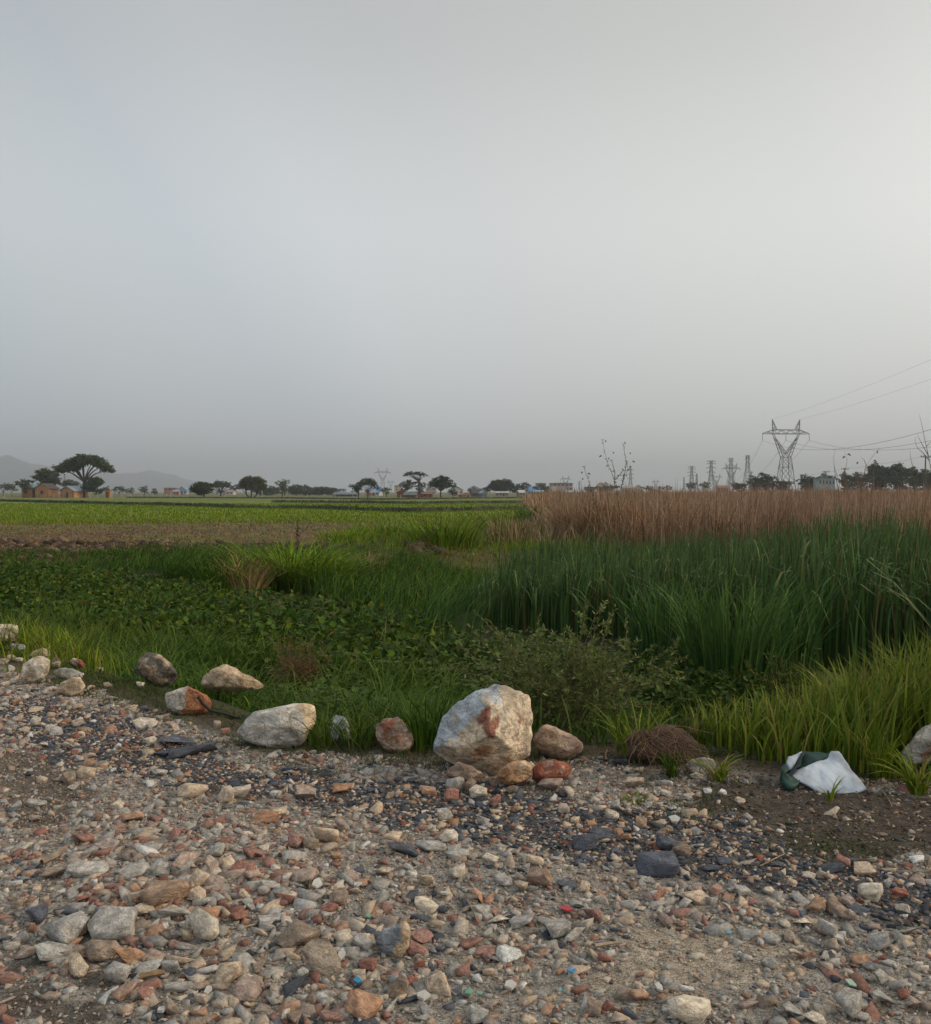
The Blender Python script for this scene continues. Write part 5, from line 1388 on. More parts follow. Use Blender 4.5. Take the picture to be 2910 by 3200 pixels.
# ------------------------------------------------------------------ boulders
BUFF, PALE, GREY, BLUEG, REDD, ORNG, SLT, WHT, BRN, PINK = C(.56, .43, .30), C(.70, .60, .47), C(.42, .40, .36), C(.37, .41, .45), C(.28, .10, .065), C(.42, .225, .125), C(.062, .07, .088), C(.66, .655, .62), C(.26, .19, .135), C(.44, .325, .26)
def boulder(name, label, sil, lift=0.0, thick=.6, front=(), base=GREY, patches=(), rough=.012, voxel=None, y=None, group=None, cat='boulder', seed=0, mat=None, cuts=10, faces=()):
    """sil: outline points; the body is given a depth of its own behind and before the outline's plane"""
    us = np.array([p[0] for p in sil]); vs_ = np.array([p[1] for p in sil])
    if y is None:
        g = on_ground(us[np.argmax(vs_)], vs_.max()); y = g[1]
    wpx = us.max() - us.min(); hpx = vs_.max() - vs_.min()
    T = thick * min(wpx, hpx * 1.4) * y / FPX
    yc = y + T * .40
    cu, cv = us.mean(), vs_.mean()
    P = [at_y(u, v, yc) for u, v in sil]
    for u, v in sil:
        P.append(at_y(cu + (u - cu) * .72, cv + (v - cv) * .72, yc + T * .5))
        if not front: P.append(at_y(cu + (u - cu) * .62, cv + (v - cv) * .58, yc - T * .38))
    for u, v, d in front:
        P.append(at_y(u, v, yc - T * d))
    bm = bmesh.new()
    for p in P: bm.verts.new(p)
    r = bmesh.ops.convex_hull(bm, input=bm.verts)
    bmesh.ops.delete(bm, geom=list({g for g in list(r['geom_interior']) + list(r['geom_unused']) if isinstance(g, bmesh.types.BMVert)}), context='VERTS')
    me = bpy.data.meshes.new(name); bm.to_mesh(me); bm.free()
    o = bpy.data.objects.new(name, me); COL.objects.link(o)
    size = max(wpx, hpx) * y / FPX
    md = o.modifiers.new('remesh', 'REMESH'); md.mode = 'VOXEL'; md.voxel_size = voxel or size / 27
    bpy.context.view_layer.update()
    me2 = bpy.data.meshes.new_from_object(o.evaluated_get(bpy.context.evaluated_depsgraph_get()))
    o.modifiers.clear(); o.data = me2; bpy.data.meshes.remove(me)
    nv = len(me2.vertices)
    V = np.zeros(nv * 3, np.float32); me2.vertices.foreach_get('co', V); V = V.reshape(-1, 3).astype(float)
    Nn = np.zeros(nv * 3, np.float32); me2.vertices.foreach_get('normal', Nn); Nn = Nn.reshape(-1, 3)
    org = np.array(at_y(cu, vs_.max(), yc))
    pr = np.random.default_rng(seed + 100)
    c0 = V.mean(0)
    for _ in range(cuts):                                     # flat broken faces
        nn = pr.normal(size=3) * .62 + np.array((0, -1.0, .2)); nn /= np.linalg.norm(nn)
        e = (V - c0) @ nn; h = e.max() * (1 - (1 - pr.uniform(.62, .86)) * nn[1] ** 2)
        V -= np.maximum(e - h, 0)[:, None] * nn * 1.0
    for nn, fr in faces:
        nn = np.array(nn, float); nn /= np.linalg.norm(nn); e = (V - c0) @ nn; h = e.max() * fr
        V -= np.maximum(e - h, 0)[:, None] * nn * .94
    q = (V - org) / size
    disp = np.zeros(nv); tone = np.zeros(nv); fine = np.zeros(nv)
    for i in range(nv):
        p = Vector(q[i]) + Vector((seed * 3.1, seed * 1.7, seed))
        disp[i] = mnoise.fractal(p * 3.5, 1.0, 2.0, 4) * 1.0 + .8 * abs(mnoise.noise(p * 8.0)) + .35 * mnoise.noise(Vector((p.x * 2, p.y * 2, p.z * 14 + p.x * 5))) - 1.1 * max(0, .12 - abs(mnoise.noise(p * 3.1 + Vector((4, 4, 4))))) * 6
        tone[i] = mnoise.fractal(p * 2.2 + Vector((9, 2, 5)), 1.0, 2.0, 4)
        fine[i] = mnoise.fractal(p * 7.0 + Vector((1, 7, 3)), .8, 2.0, 5)
    V2 = V + Nn * (disp * rough * 1.5 * size)[:, None]
    ki = np.clip(tone * .9 + .5, 0, 1)[:, None]
    col = np.tile(np.array(base) * 1.0, (nv, 1)) * (.78 + .44 * ki)
    for pt in patches:
        if pt[0] == 'side':                                   # the stone beyond a plane through two outline points
            _, (u0, v0), (u1, v1), cc = pt
            A, B = at_y(u0, v0, yc), at_y(u1, v1, yc); dx = B - A
            nn_ = np.array((dx[2], .15 * size, -dx[0])); nn_ /= np.linalg.norm(nn_)
            s = (V - A) @ nn_ / size + tone * .14 + fine * .10
            w = sstep(-.03, .03, s)[:, None]
        else:                                                 # a stained spot
            u0, v0, rr, cc = pt[:4]; asp = pt[4] if len(pt) > 4 else 1.0; ang = pt[5] if len(pt) > 5 else 0.0
            A = at_y(u0, v0, yc - T * .45); dl = V - A
            ca, sa = math.cos(ang), math.sin(ang)
            a_, b_ = dl[:, 0] * ca + dl[:, 2] * sa, -dl[:, 0] * sa + dl[:, 2] * ca
            rw = rr * y / FPX
            s = np.sqrt((a_ / asp) ** 2 + (b_ * asp) ** 2 + (dl[:, 1] * .55) ** 2) / rw + tone * .6 + fine * .7
            w = (1 - sstep(.6, 1.05, s))[:, None] * .9
        col = col * (1 - w) + np.array(cc) * (.85 + .3 * ki) * w
    me3 = mesh_np(name, V2 - org, np.array([list(p.vertices) for p in me2.polygons if len(p.vertices) == 4]), col)
    me3.materials.append(mat or M_BOULDER)
    o.data = me3; bpy.data.meshes.remove(me2); o.location = org
    return tag(o, label, cat, group)
def crop(ox, oy, s, pts):
    return [(ox + p[0] / s, oy + p[1] / s) + tuple(p[2:]) for p in pts]
c3 = lambda *p: crop(1250, 1800, 1.833, p)
c1 = lambda *p: crop(0, 1900, 1.833, p)
c2 = lambda *p: crop(700, 2050, 2.619, p)
c4 = lambda *p: crop(1900, 2150, 1.815, p)
LM = []      # landmarks for describing the loose stones: (phrase, u, v)
BG = 'boulders along the gravel edge'
def B(*a, lm=None, **k):
    o = boulder(*a, **k, group=BG)
    if lm:
        s = a[2]; LM.append((lm, sum(p[0] for p in s) / len(s), sum(p[1] for p in s) / len(s)))
    return o
hero = c3((545, 622), (600, 632), (680, 688), (738, 686), (742, 790), (766, 830), (760, 930), (742, 1035), (690, 1075), (535, 1165), (430, 1132), (320, 1085), (200, 1045), (180, 1000), (215, 915), (240, 810), (330, 718), (440, 648))
B('boulder', 'largest boulder, blue-grey and cream with dark red stains, at the gravel edge', hero, thick=.75, y=5.09,
  front=c3((575, 770, .62), (590, 690, .42), (470, 950, .60), (600, 940, .66), (700, 880, .50), (690, 760, .40), (520, 1130, .12), (300, 960, .40), (330, 800, .40), (620, 1060, .30), (440, 780, .5)),
  base=PALE * C(.98, .96, .92), patches=[('side', c3((600, 690))[0], c3((290, 950))[0], BLUEG * 1.25), (*c3((545, 850))[0], 40, REDD * .9, 1.6, .95), (*c3((490, 800))[0], 22, REDD, 1.2, .9), (*c3((690, 820))[0], 30, REDD, 1.5, -1.2), (*c3((725, 920))[0], 22, REDD * 1.1, 1.5, 1.3), (*c3((480, 1000))[0], 38, ORNG * .95, 1.3, .5), (*c3((320, 900))[0], 24, ORNG * .8)],
  rough=.013, voxel=.013, seed=1, cuts=0, faces=[((-.6, -.65, .42), .72), ((.72, -.66, .12), .74), ((.05, -.80, -.60), .88), ((-.5, -.6, -.55), .90), ((.35, -.75, .55), .78), ((-.2, -.35, .9), .9)], lm='the largest boulder')
B('boulder', 'rough brown-pink rock leaning behind the right side of the largest boulder', c3((825, 848), (900, 868), (1000, 915), (1060, 965), (1040, 1010), (960, 1060), (860, 1040), (780, 1000), (760, 940), (790, 880)), thick=.8, base=PINK * .85, patches=[(*c3((880, 960))[0], 40, BUFF * .85), (*c3((830, 880))[0], 25, ORNG * .8)], seed=2, y=5.42, lm='the brown-pink rock beside the largest boulder')
B('stone', 'rounded tawny stone wedged under the right of the largest boulder', c3((640, 1062), (720, 1052), (762, 1090), (755, 1150), (690, 1190), (600, 1196), (540, 1170), (570, 1110)), thick=.9, base=BUFF * C(1.05, .85, .72), patches=[(*c3((700, 1110))[0], 22, PALE), (*c3((620, 1150))[0], 25, ORNG)], seed=3, y=4.93, lm='the rounded tawny stone')
B('stone', 'dull red stone with white specks beside the rounded tawny one', c3((800, 1062), (880, 1048), (960, 1070), (1000, 1110), (960, 1150), (880, 1165), (800, 1196), (755, 1165), (760, 1100)), thick=.8, base=REDD * 1.15, patches=[(*c3((860, 1090))[0], 22, PINK), (*c3((950, 1120))[0], 24, PINK * .9)], seed=4, y=4.96, lm='the dull red stone with white specks')
B('stone', 'beige slab under the left of the largest boulder', c3((262, 1150), (270, 1110), (330, 1062), (420, 1090), (500, 1150), (420, 1180), (330, 1175)), thick=.8, base=PINK * .8, seed=5, y=4.95)
B('boulder', 'whitish layered boulder with a buff end and a red underside', c1((1345, 715), (1400, 640), (1460, 590), (1600, 565), (1690, 545), (1760, 536), (1810, 560), (1826, 630), (1790, 690), (1755, 765), (1650, 826), (1560, 820), (1510, 790), (1400, 765)), thick=.75,
  front=c1((1500, 610, .35), (1690, 590, .45), (1700, 650, .62), (1650, 780, .5), (1420, 720, .45), (1560, 800, .35), (1780, 620, .15)), base=GREY * 1.45 * C(1, 1, 1.02), patches=[('side', c1((1735, 800))[0], c1((1680, 520))[0], PALE * C(.95, .88, .75)), (*c1((1560, 812))[0], 26, REDD * 1.2, 1.6), (*c1((1600, 560))[0], 24, ORNG * .8, 2.2, .15)], seed=6, rough=.010, lm='the whitish layered boulder')
B('boulder', 'grey-faced rock with a rust-red side and a dark rod against it', c1((942, 490), (1000, 465), (1075, 447), (1130, 470), (1190, 500), (1220, 550), (1200, 590), (1130, 630), (1060, 628), (990, 600), (950, 560)), thick=.8, front=c1((1085, 480, .5), (1060, 560, .6), (1000, 500, .35), (1000, 570, .4), (1180, 560, .3)),
  base=GREY * 1.2, patches=[('side', c1((1045, 640))[0], c1((1075, 430))[0], ORNG * C(.95, .8, .75))], seed=7, lm='the grey-and-rust rock')
B('boulder', 'dark rock with ochre streaks on the grassy bank', c1((760, 370), (800, 280), (840, 250), (920, 265), (985, 320), (1022, 385), (1000, 430), (930, 462), (850, 400)), thick=.8, base=C(.125, .118, .105), patches=[(*c1((830, 360))[0], 45, BUFF * .75, 1.5, -1.0), (*c1((930, 310))[0], 35, BUFF * .8, 1.5, -.6), (*c1((960, 430))[0], 25, BUFF * .6)], seed=8, lm='the dark ochre-streaked rock')
B('stone', 'grey slab half hidden behind the dark ochre-streaked rock', c1((690, 330), (700, 270), (740, 232), (800, 262), (800, 320), (760, 350)), thick=.5, base=GREY * .7, seed=9)
B('boulder', 'low flat buff rock lying in the bank grass', c1((1140, 440), (1150, 395), (1210, 350), (1290, 318), (1350, 345), (1430, 388), (1520, 440), (1515, 465), (1400, 482), (1200, 478)), thick=.7, base=BUFF * .95, seed=10, y=7.72, cuts=3, lm='the flat buff rock')
B('boulder', 'squared cream block standing at the outer edge of the bank', c1((-70, 95), (40, 92), (100, 97), (107, 125), (100, 205), (40, 215), (-70, 235)), thick=.8, base=PALE * 1.02, patches=[(*c1((10, 195))[0], 30, BRN, 2.0)], seed=11, lm='the squared cream block')
B('stone', 'flat grey-white stone below the squared cream block', c1((15, 235), (50, 202), (120, 205), (168, 222), (155, 262), (80, 262)), thick=.8, base=GREY * 1.15, seed=12)
B('stone', 'buff stone directly behind the large pale rounded boulder', c1((150, 290), (190, 245), (245, 225), (288, 245), (292, 280), (230, 300)), thick=.8, base=BUFF, seed=13)
B('boulder', 'large pale rounded boulder on the dark gravel', c1((115, 370), (130, 320), (190, 280), (250, 272), (288, 300), (285, 360), (250, 410), (190, 442), (120, 425)), thick=.85, base=PALE * 1.0, patches=[(*c1((150, 430))[0], 30, BUFF)], seed=14, lm='the large pale rounded boulder')
B('stone', 'flat pale grey slab lying beside the large pale rounded boulder', c1((293, 362), (340, 340), (420, 348), (486, 375), (470, 405), (380, 412), (320, 395)), thick=.8, base=GREY * 1.25, seed=15, lm='the flat pale grey slab')
B('boulder', 'angular buff rock in front of the flat pale grey slab', c1((320, 490), (345, 430), (420, 392), (465, 395), (490, 450), (465, 495), (410, 515)), thick=.85, base=BUFF * 1.08, seed=16, lm='the angular buff rock')
B('stone', 'red-and-white blotched stone near the bank grass', c1((388, 310), (420, 286), (465, 295), (496, 325), (485, 350), (420, 348)), thick=.9, base=REDD * 1.3, patches=[(*c1((415, 310))[0], 16, PALE)], seed=17, lm='the red-and-white blotched stone')
B('stone', 'small deep-red stone right of the blotched one', c1((515, 335), (540, 310), (566, 325), (560, 350), (525, 350)), thick=.9, base=REDD * .9, seed=18)
B('stone', 'small brown stone left of the blotched one', c1((290, 300), (320, 275), (345, 300), (340, 330), (300, 335)), thick=.9, base=PINK * .75, seed=31)
B('stone', 'pale flat stone behind the grey-and-rust rock', c1((1090, 465), (1130, 447), (1188, 465), (1180, 480), (1110, 482)), thick=.9, base=BUFF, seed=19)
B('boulder', 'red-and-buff pitted rock standing in the grass', c2((1240, 560), (1290, 530), (1350, 510), (1430, 508), (1500, 570), (1545, 640), (1560, 710), (1510, 790), (1440, 815), (1330, 780), (1260, 700), (1245, 640)), thick=.85, base=PINK * .95, patches=[(*c2((1340, 580))[0], 26, REDD * 1.4, 1.3, .8), (*c2((1420, 690))[0], 30, ORNG * .85, 1.6), (*c2((1300, 670))[0], 18, ORNG), (*c2((1470, 610))[0], 22, PALE), (*c2((1420, 530))[0], 14, BLUEG * 1.3)], rough=.022, seed=20, lm='the red-and-buff pitted rock')
B('stone', 'pale stone half buried in grass above the clear plastic bag', c2((850, 300), (870, 250), (920, 245), (958, 290), (950, 340), (880, 345)), thick=.8, base=PALE * .8, seed=21)
B('boulder', 'striped grey-white boulder cut by the frame edge, with rust streaks', c4((1650, 410), (1680, 340), (1740, 265), (1800, 210), (1850, 195), (1960, 230), (2000, 330), (1960, 440), (1850, 470), (1720, 460)), thick=.7, base=GREY * 1.3, patches=[(*c4((1760, 290))[0], 32, ORNG, 2.0, .8), (*c4((1830, 400))[0], 22, ORNG * .9, 1.5, 1.0)], seed=22, lm='the striped boulder')
B('stone', 'grey rounded stone below the root-tangled mound', c4((430, 440), (470, 405), (540, 390), (600, 405), (622, 450), (590, 490), (500, 505), (450, 480)), thick=.85, base=GREY * 1.05, seed=23, lm='the grey rounded stone')
B('stone', 'flat pale stone in front of the grey rounded one', c4((460, 490), (500, 475), (560, 500), (565, 525), (510, 525), (470, 510)), thick=.9, base=PALE * .85, seed=24)
B('stone', 'dark pointed slab at the foot of the root-tangled mound', c4((20, 425), (60, 400), (130, 405), (120, 440), (60, 450)), thick=.9, base=SLT * 1.4, seed=25)

# earth mound with roots
mound = B('earth_mound', 'dark earth mound tangled with roots at the gravel edge', c3((1215, 985), (1290, 930), (1400, 880), (1480, 852), (1580, 850), (1660, 890), (1705, 960), (1695, 1060), (1600, 1100), (1400, 1110), (1260, 1080)), thick=.9, base=C(.075, .055, .042), patches=[(*c3((1600, 920))[0], 45, (.13, .08, .05)), (*c3((1480, 880))[0], 30, (.12, .085, .05))], rough=.03, seed=26, y=5.35, mat=M_GRAVEL, lm='the root-tangled mound')
mound['category'] = 'mound'; del mound['group']
rb = MB()
for i in range(90):
    a = Vector(at_y(random.uniform(1975, 2172), random.uniform(2270, 2350), 5.2 + random.uniform(-.02, .12)))
    pts = [a]; d = Vector((random.gauss(.3, .5), random.gauss(-.5, .3), random.gauss(-.3, .4)))
    for j in range(5):
        d = (d + Vector((random.gauss(0, .3), random.gauss(0, .3), random.gauss(-.15, .25)))).normalized(); pts.append(pts[-1] + d * random.uniform(.02, .04))
    rb.tube(pts, [.0035, .003, .0028, .0024, .002, .001], 4)
rb.build('root', plain('root_fibre', (.15, .09, .06), .9, .4, 40), mound)
mound_root = [c for c in mound.children][0]; mound_root['kind'] = 'stuff'

# ------------------------------------------------------------------ litter
M_SACK = plain('white_sack', (.52, .59, .68), .6, .35, 9, .5, .012, spec=.3)
M_GREEN = plain('green_sack', (.018, .060, .048), .6, .4, 18, .3, .004)
def panel(name, pts, mat, parent=None, org=None, thick=.05, puff=.02, wr=.006, cuts=5):
    """a folded cloth panel: closed body with a front, a back and wrinkles"""
    bm = bmesh.new()
    A = [Vector(p) for p in pts]
    n = (A[1] - A[0]).cross(A[-1] - A[0]).normalized()
    if n.y > 0: n = -n
    f = [bm.verts.new(p) for p in A]; b = [bm.verts.new(p - n * thick) for p in A]
    bm.faces.new(f); bm.faces.new(b[::-1])
    for i in range(len(A)):
        j = (i + 1) % len(A); bm.faces.new((f[i], b[i], b[j], f[j]))
    bmesh.ops.recalc_face_normals(bm, faces=bm.faces)
    bmesh.ops.triangulate(bm, faces=bm.faces)
    for _ in range(cuts - 2):
        bmesh.ops.subdivide_edges(bm, edges=[e for e in bm.edges if e.calc_length() > .02], cuts=1, use_grid_fill=True)
        bmesh.ops.triangulate(bm, faces=bm.faces)
    cen = sum(A, Vector()) / len(A)
    bm.normal_update()
    for v in bm.verts:
        q = v.co
        v.co = q + v.normal * (mnoise.fractal(q * 14, 1, 2, 3) * wr + wr * .9 * abs(mnoise.noise(Vector((q.x * 30 + q.z * 22, q.y * 20, q.z * 9))))) + n * puff * max(0, 1 - (q - cen).length / .25)
        if org is not None: v.co -= Vector(org)
    me = bpy.data.meshes.new(name); bm.to_mesh(me); bm.free()
    for p in me.polygons: p.use_smooth = True
    o = obj(name, me, mat, parent)
    return o
def sk(x, y, d):
    u, v = 2390 + x / 5.237, 2330 + y / 5.237
    return at_y(u, v, d)
yb_ = on_ground(2600, 2481)[1]
org = at_z(2600, 2481, 0.0)
sack = empty('empty_sack', (org[0], org[1], float(hgt(org[0], org[1]))))
so = tuple(sack.location)
panel('white_panel', [sk(1130, 95, yb_ + .22), sk(1205, 105, yb_ + .22), sk(1440, 420, yb_ + .14), sk(1665, 705, yb_ + .05), sk(1510, 780, yb_ + .0), sk(1250, 800, yb_ + .0), sk(960, 790, yb_ + .02), sk(640, 620, yb_ + .08), sk(420, 525, yb_ + .12), sk(560, 400, yb_ + .17), sk(860, 260, yb_ + .20), sk(1010, 220, yb_ + .21)], M_SACK, sack, so, .035, .010, .006, 6)
panel('green_panel', [sk(640, 112, yb_ + .28), sk(860, 125, yb_ + .28), sk(1000, 160, yb_ + .27), sk(1125, 90, yb_ + .26), sk(1130, 125, yb_ + .235), sk(1010, 222, yb_ + .225), sk(850, 268, yb_ + .215), sk(540, 385, yb_ + .20), sk(540, 300, yb_ + .24)], M_GREEN, sack, so, .03, .02, .006, 5)
panel('green_hem', [sk(600, 130, yb_ + .25), sk(650, 115, yb_ + .26), sk(560, 340, yb_ + .14), sk(400, 500, yb_ + .11), sk(300, 570, yb_ + .10), sk(330, 500, yb_ + .13), sk(480, 340, yb_ + .19)], plain('dark_hem', (.012, .03, .028), .6, .3, 20), sack, so, .02, .01, .005, 5)
panel('white_corner', [sk(370, 222, yb_ + .24), sk(600, 138, yb_ + .27), sk(500, 330, yb_ + .2), sk(405, 430, yb_ + .17), sk(355, 320, yb_ + .2)], M_SACK, sack, so, .03, .02, .006, 5)
panel('green_fold', [sk(350, 330, yb_ + .2), sk(400, 430, yb_ + .16), sk(300, 520, yb_ + .13), sk(560, 600, yb_ + .12), sk(570, 640, yb_ + .1), sk(500, 700, yb_ + .08), sk(390, 735, yb_ + .06), sk(290, 620, yb_ + .1), sk(255, 500, yb_ + .14), sk(280, 390, yb_ + .18)], M_GREEN, sack, so, .05, .03, .012, 5)
tag(sack, 'crumpled white and dark-green sack lying on bare soil', 'sack')
LM.append(('the white sack', 2570, 2440))
def plastic_mat():
    m, nt, b = mat_new('clear_plastic')
    b.inputs['Base Color'].default_value = (.62, .66, .68, 1); b.inputs['Roughness'].default_value = .22
    tr = N(nt, 'ShaderNodeBsdfTransparent'); tr.inputs[0].default_value = (.9, .93, .94, 1)
    tcn = N(nt, 'ShaderNodeTexCoord')
    r, f = noise_ramp(nt, tcn.outputs['Object'], 30, .45, .95, 4, .35, .65, 1)
    mx = N(nt, 'ShaderNodeMixShader'); nt.links.new(r, mx.inputs[0])
    nt.links.new(tr.outputs[0], mx.inputs[1]); nt.links.new(b.outputs[0], mx.inputs[2])
    nt.links.new(mx.outputs[0], nt.nodes['Material Output'].inputs['Surface'])
    bump(nt, b, f, .6, .01)
    return m
bag = boulder('plastic_bag', 'crumpled clear plastic bag between the whitish boulder and the pitted rock', c2((865, 670), (880, 610), (900, 590), (885, 520), (910, 475), (960, 480), (1010, 525), (1030, 570), (1005, 610), (1030, 660), (1020, 715), (930, 705)), thick=.8, rough=.05, seed=40, cat='bag', mat=plastic_mat())
LM.append(('the clear plastic bag', 1060, 2275))
boulder('rubbish_bag', 'black plastic rubbish bag sunk in the grass', c2((1090, 420), (1100, 360), (1150, 330), (1220, 345), (1252, 390), (1230, 440), (1150, 450)), thick=.9, rough=.05, seed=41, cat='bag', mat=plain('black_plastic', (.012, .014, .017), .3, .2, 10, .5, .01, spec=.5))
rod = MB()
pts = c1((1135, 510), (1165, 550), (1205, 585), (1290, 605), (1350, 625), (1400, 640))
rod.tube([at_y(u, v, on_ground(740, 2245)[1] - .03 + .02 * i) for i, (u, v) in enumerate(pts)], [.011, .012, .012, .011, .010, .009], 8)
tag(rod.build('bent_rod', plain('dark_rod', (.035, .03, .027), .7, .3, 30)), 'bent dark rod lying against the grey-and-rust rock', 'rod')
def stick(label, a, b, r, col=(.30, .21, .13), name='stick'):
    A, Bp = on_ground(*a), on_ground(*b); mb = MB(); m = (A + Bp) / 2; m = m + np.array((0, 0, .004)) + rng.normal(size=3) * .03 * np.linalg.norm(Bp - A)
    up = np.array((0, 0, r + .008))
    mb.tube([A + up, m + up, Bp + up], [r, r * .95, r * .7], 6); tag(mb.build(name, plain('stick_wood', col, .9, .4, 25)), label, 'stick', 'sticks on the gravel')
stick('pale stick lying on the dark gravel left of the slate slabs', (348, 2328), (432, 2374), .008)
stick('pale stub of wood in the creeping grass below the whitish boulder', (935, 2382), (978, 2398), .009)
stick('broken dark twig between the buff gravel and the weeds', (1925, 2535), (2080, 2605), .007, (.10, .07, .05))
stick('thin straw lying on the dark gravel below the bare soil', (2375, 2715), (2455, 2675), .003, (.38, .28, .16))
stick('thin tan wood strip on the left rubble', (130, 2710), (195, 2680), .012, (.30, .24, .17))
stick('light wooden splinter on the sandy patch', (1860, 2968), (1945, 2957), .006, (.40, .32, .22))
stick('brown wood chip stuck between grey stones near the lower edge', (435, 3070), (515, 3055), .010, (.26, .17, .09))
stick('dark reed stalk lying on the central rubble', (1455, 2815), (1495, 2895), .004, (.30, .23, .15))
stick('thin dry grass stem across the dirt by the sack', (2760, 2480), (2790, 2530), .003, (.34, .26, .16))
stick('short upright broken stub beside the brown-pink rock', (1895, 2385), (1897, 2352), .008, (.26, .17, .11))
def chip(name, label, u, v, w, h, col, rough=.4, group=None, cat='litter', th=.004, ang=0.0, n=5, jit=.25, trans=0):
    g = on_ground(u, v + h / 2); k = g[1] / FPX
    bm = bmesh.new(); ca, sa = math.cos(ang), math.sin(ang)
    dep = h / 2 * k / max(.35, (EYE / math.hypot(EYE, g[1])))
    rnd = random.Random(int(u * 7 + v)); tilt = rnd.uniform(-.15, .15)
    top, bot = [], []
    for i in range(n):
        a = 2 * math.pi * i / n + rnd.uniform(-.3, .3); r = rnd.uniform(1 - jit, 1.0)
        x, y = math.cos(a) * r * w / 2 * k, math.sin(a) * r * dep
        z = .014 + tilt * x + rnd.uniform(0, .006)
        top.append(bm.verts.new((x * ca - y * sa, x * sa + y * ca, z + th))); bot.append(bm.verts.new((x * ca - y * sa, x * sa + y * ca, z)))
    bm.faces.new(top); bm.faces.new(bot[::-1])
    for i in range(n):
        j = (i + 1) % n; bm.faces.new((top[j], top[i], bot[i], bot[j]))
    me = bpy.data.meshes.new(name); bm.to_mesh(me); bm.free()
    o = obj(name, me, plain(name + '_material', col, rough, .12, 30, .1, .001)); o.location = Vector((g[0], g[1] + dep, g[2]))
    return tag(o, label, cat, group)
for a in (('plastic_scrap', 'bright blue curved plastic scrap near the lower edge', 1115, 3082, 28, 18, (.02, .25, .50)), ('plastic_scrap', 'bright blue bottle cap on the sandy patch', 1790, 3050, 28, 20, (.02, .28, .62)), ('plastic_scrap', 'light blue scrap beside the ridged grey block', 2282, 2932, 22, 12, (.12, .42, .62)),
          ('glass_shard', 'green glass shard among rubble near the lower edge', 1465, 3120, 34, 26, (.14, .34, .24)), ('glass_shard', 'smaller green glass shard right of the larger one', 1500, 3123, 24, 16, (.20, .38, .28)), ('glass_shard', 'teal glass bit beside the upright grey slab', 1151, 2878, 22, 16, (.12, .40, .32)), ('glass_shard', 'pale green glass shard in the right-hand rubble', 2672, 3092, 36, 26, (.34, .50, .40)), ('glass_shard', 'tiny turquoise bit in the lower rubble', 1752, 3112, 14, 10, (.2, .5, .55)),
          ('plastic_scrap', 'flat red plastic scrap with a black end on the rubble', 1772, 2855, 46, 18, (.42, .03, .04)), ('plastic_scrap', 'black plastic tongue beside the red scrap', 1808, 2848, 40, 10, (.02, .02, .025))):
    chip(*a, group='small coloured litter')
for i, (u, v, w, h, lab) in enumerate([(44, 2774, 55, 16, 'flat white tile shard at the left side of the rubble'), (499, 3178, 38, 24, 'white tile shard near the lower edge'), (641, 3118, 36, 36, 'chalk-white chunk of tile beside the grey stones'), (986, 2778, 42, 34, 'rounded white tile piece beside the reddish-grey slab'),
                                        (1323, 3134, 60, 34, 'large white tile shard near the green glass'), (1595, 3098, 50, 32, 'square white tile piece right of the green glass'), (345, 2416, 22, 18, 'small bright white chip on the dark gravel'), (1115, 2780, 38, 18, 'white flake left of the pale grey stones'), (2066, 3105, 32, 32, 'white tile shard on the sandy patch'), (2633, 2948, 40, 24, 'white tile fragment among right-hand stones'), (2115, 2573, 46, 26, 'white bleached flake beside the broken twig'), (1390, 2808, 36, 14, 'white chip beside a dark one in the central rubble'), (512, 2580, 24, 12, 'thin white chip in the reddish rubble'), (1062, 3000, 30, 44, 'white oblong tile bit left of the upright slab')]):
    chip('tile_shard', lab, u, v, w * .9, h * .9, (.55, .545, .51), .5, 'white tile shards', 'tile shard', .008)

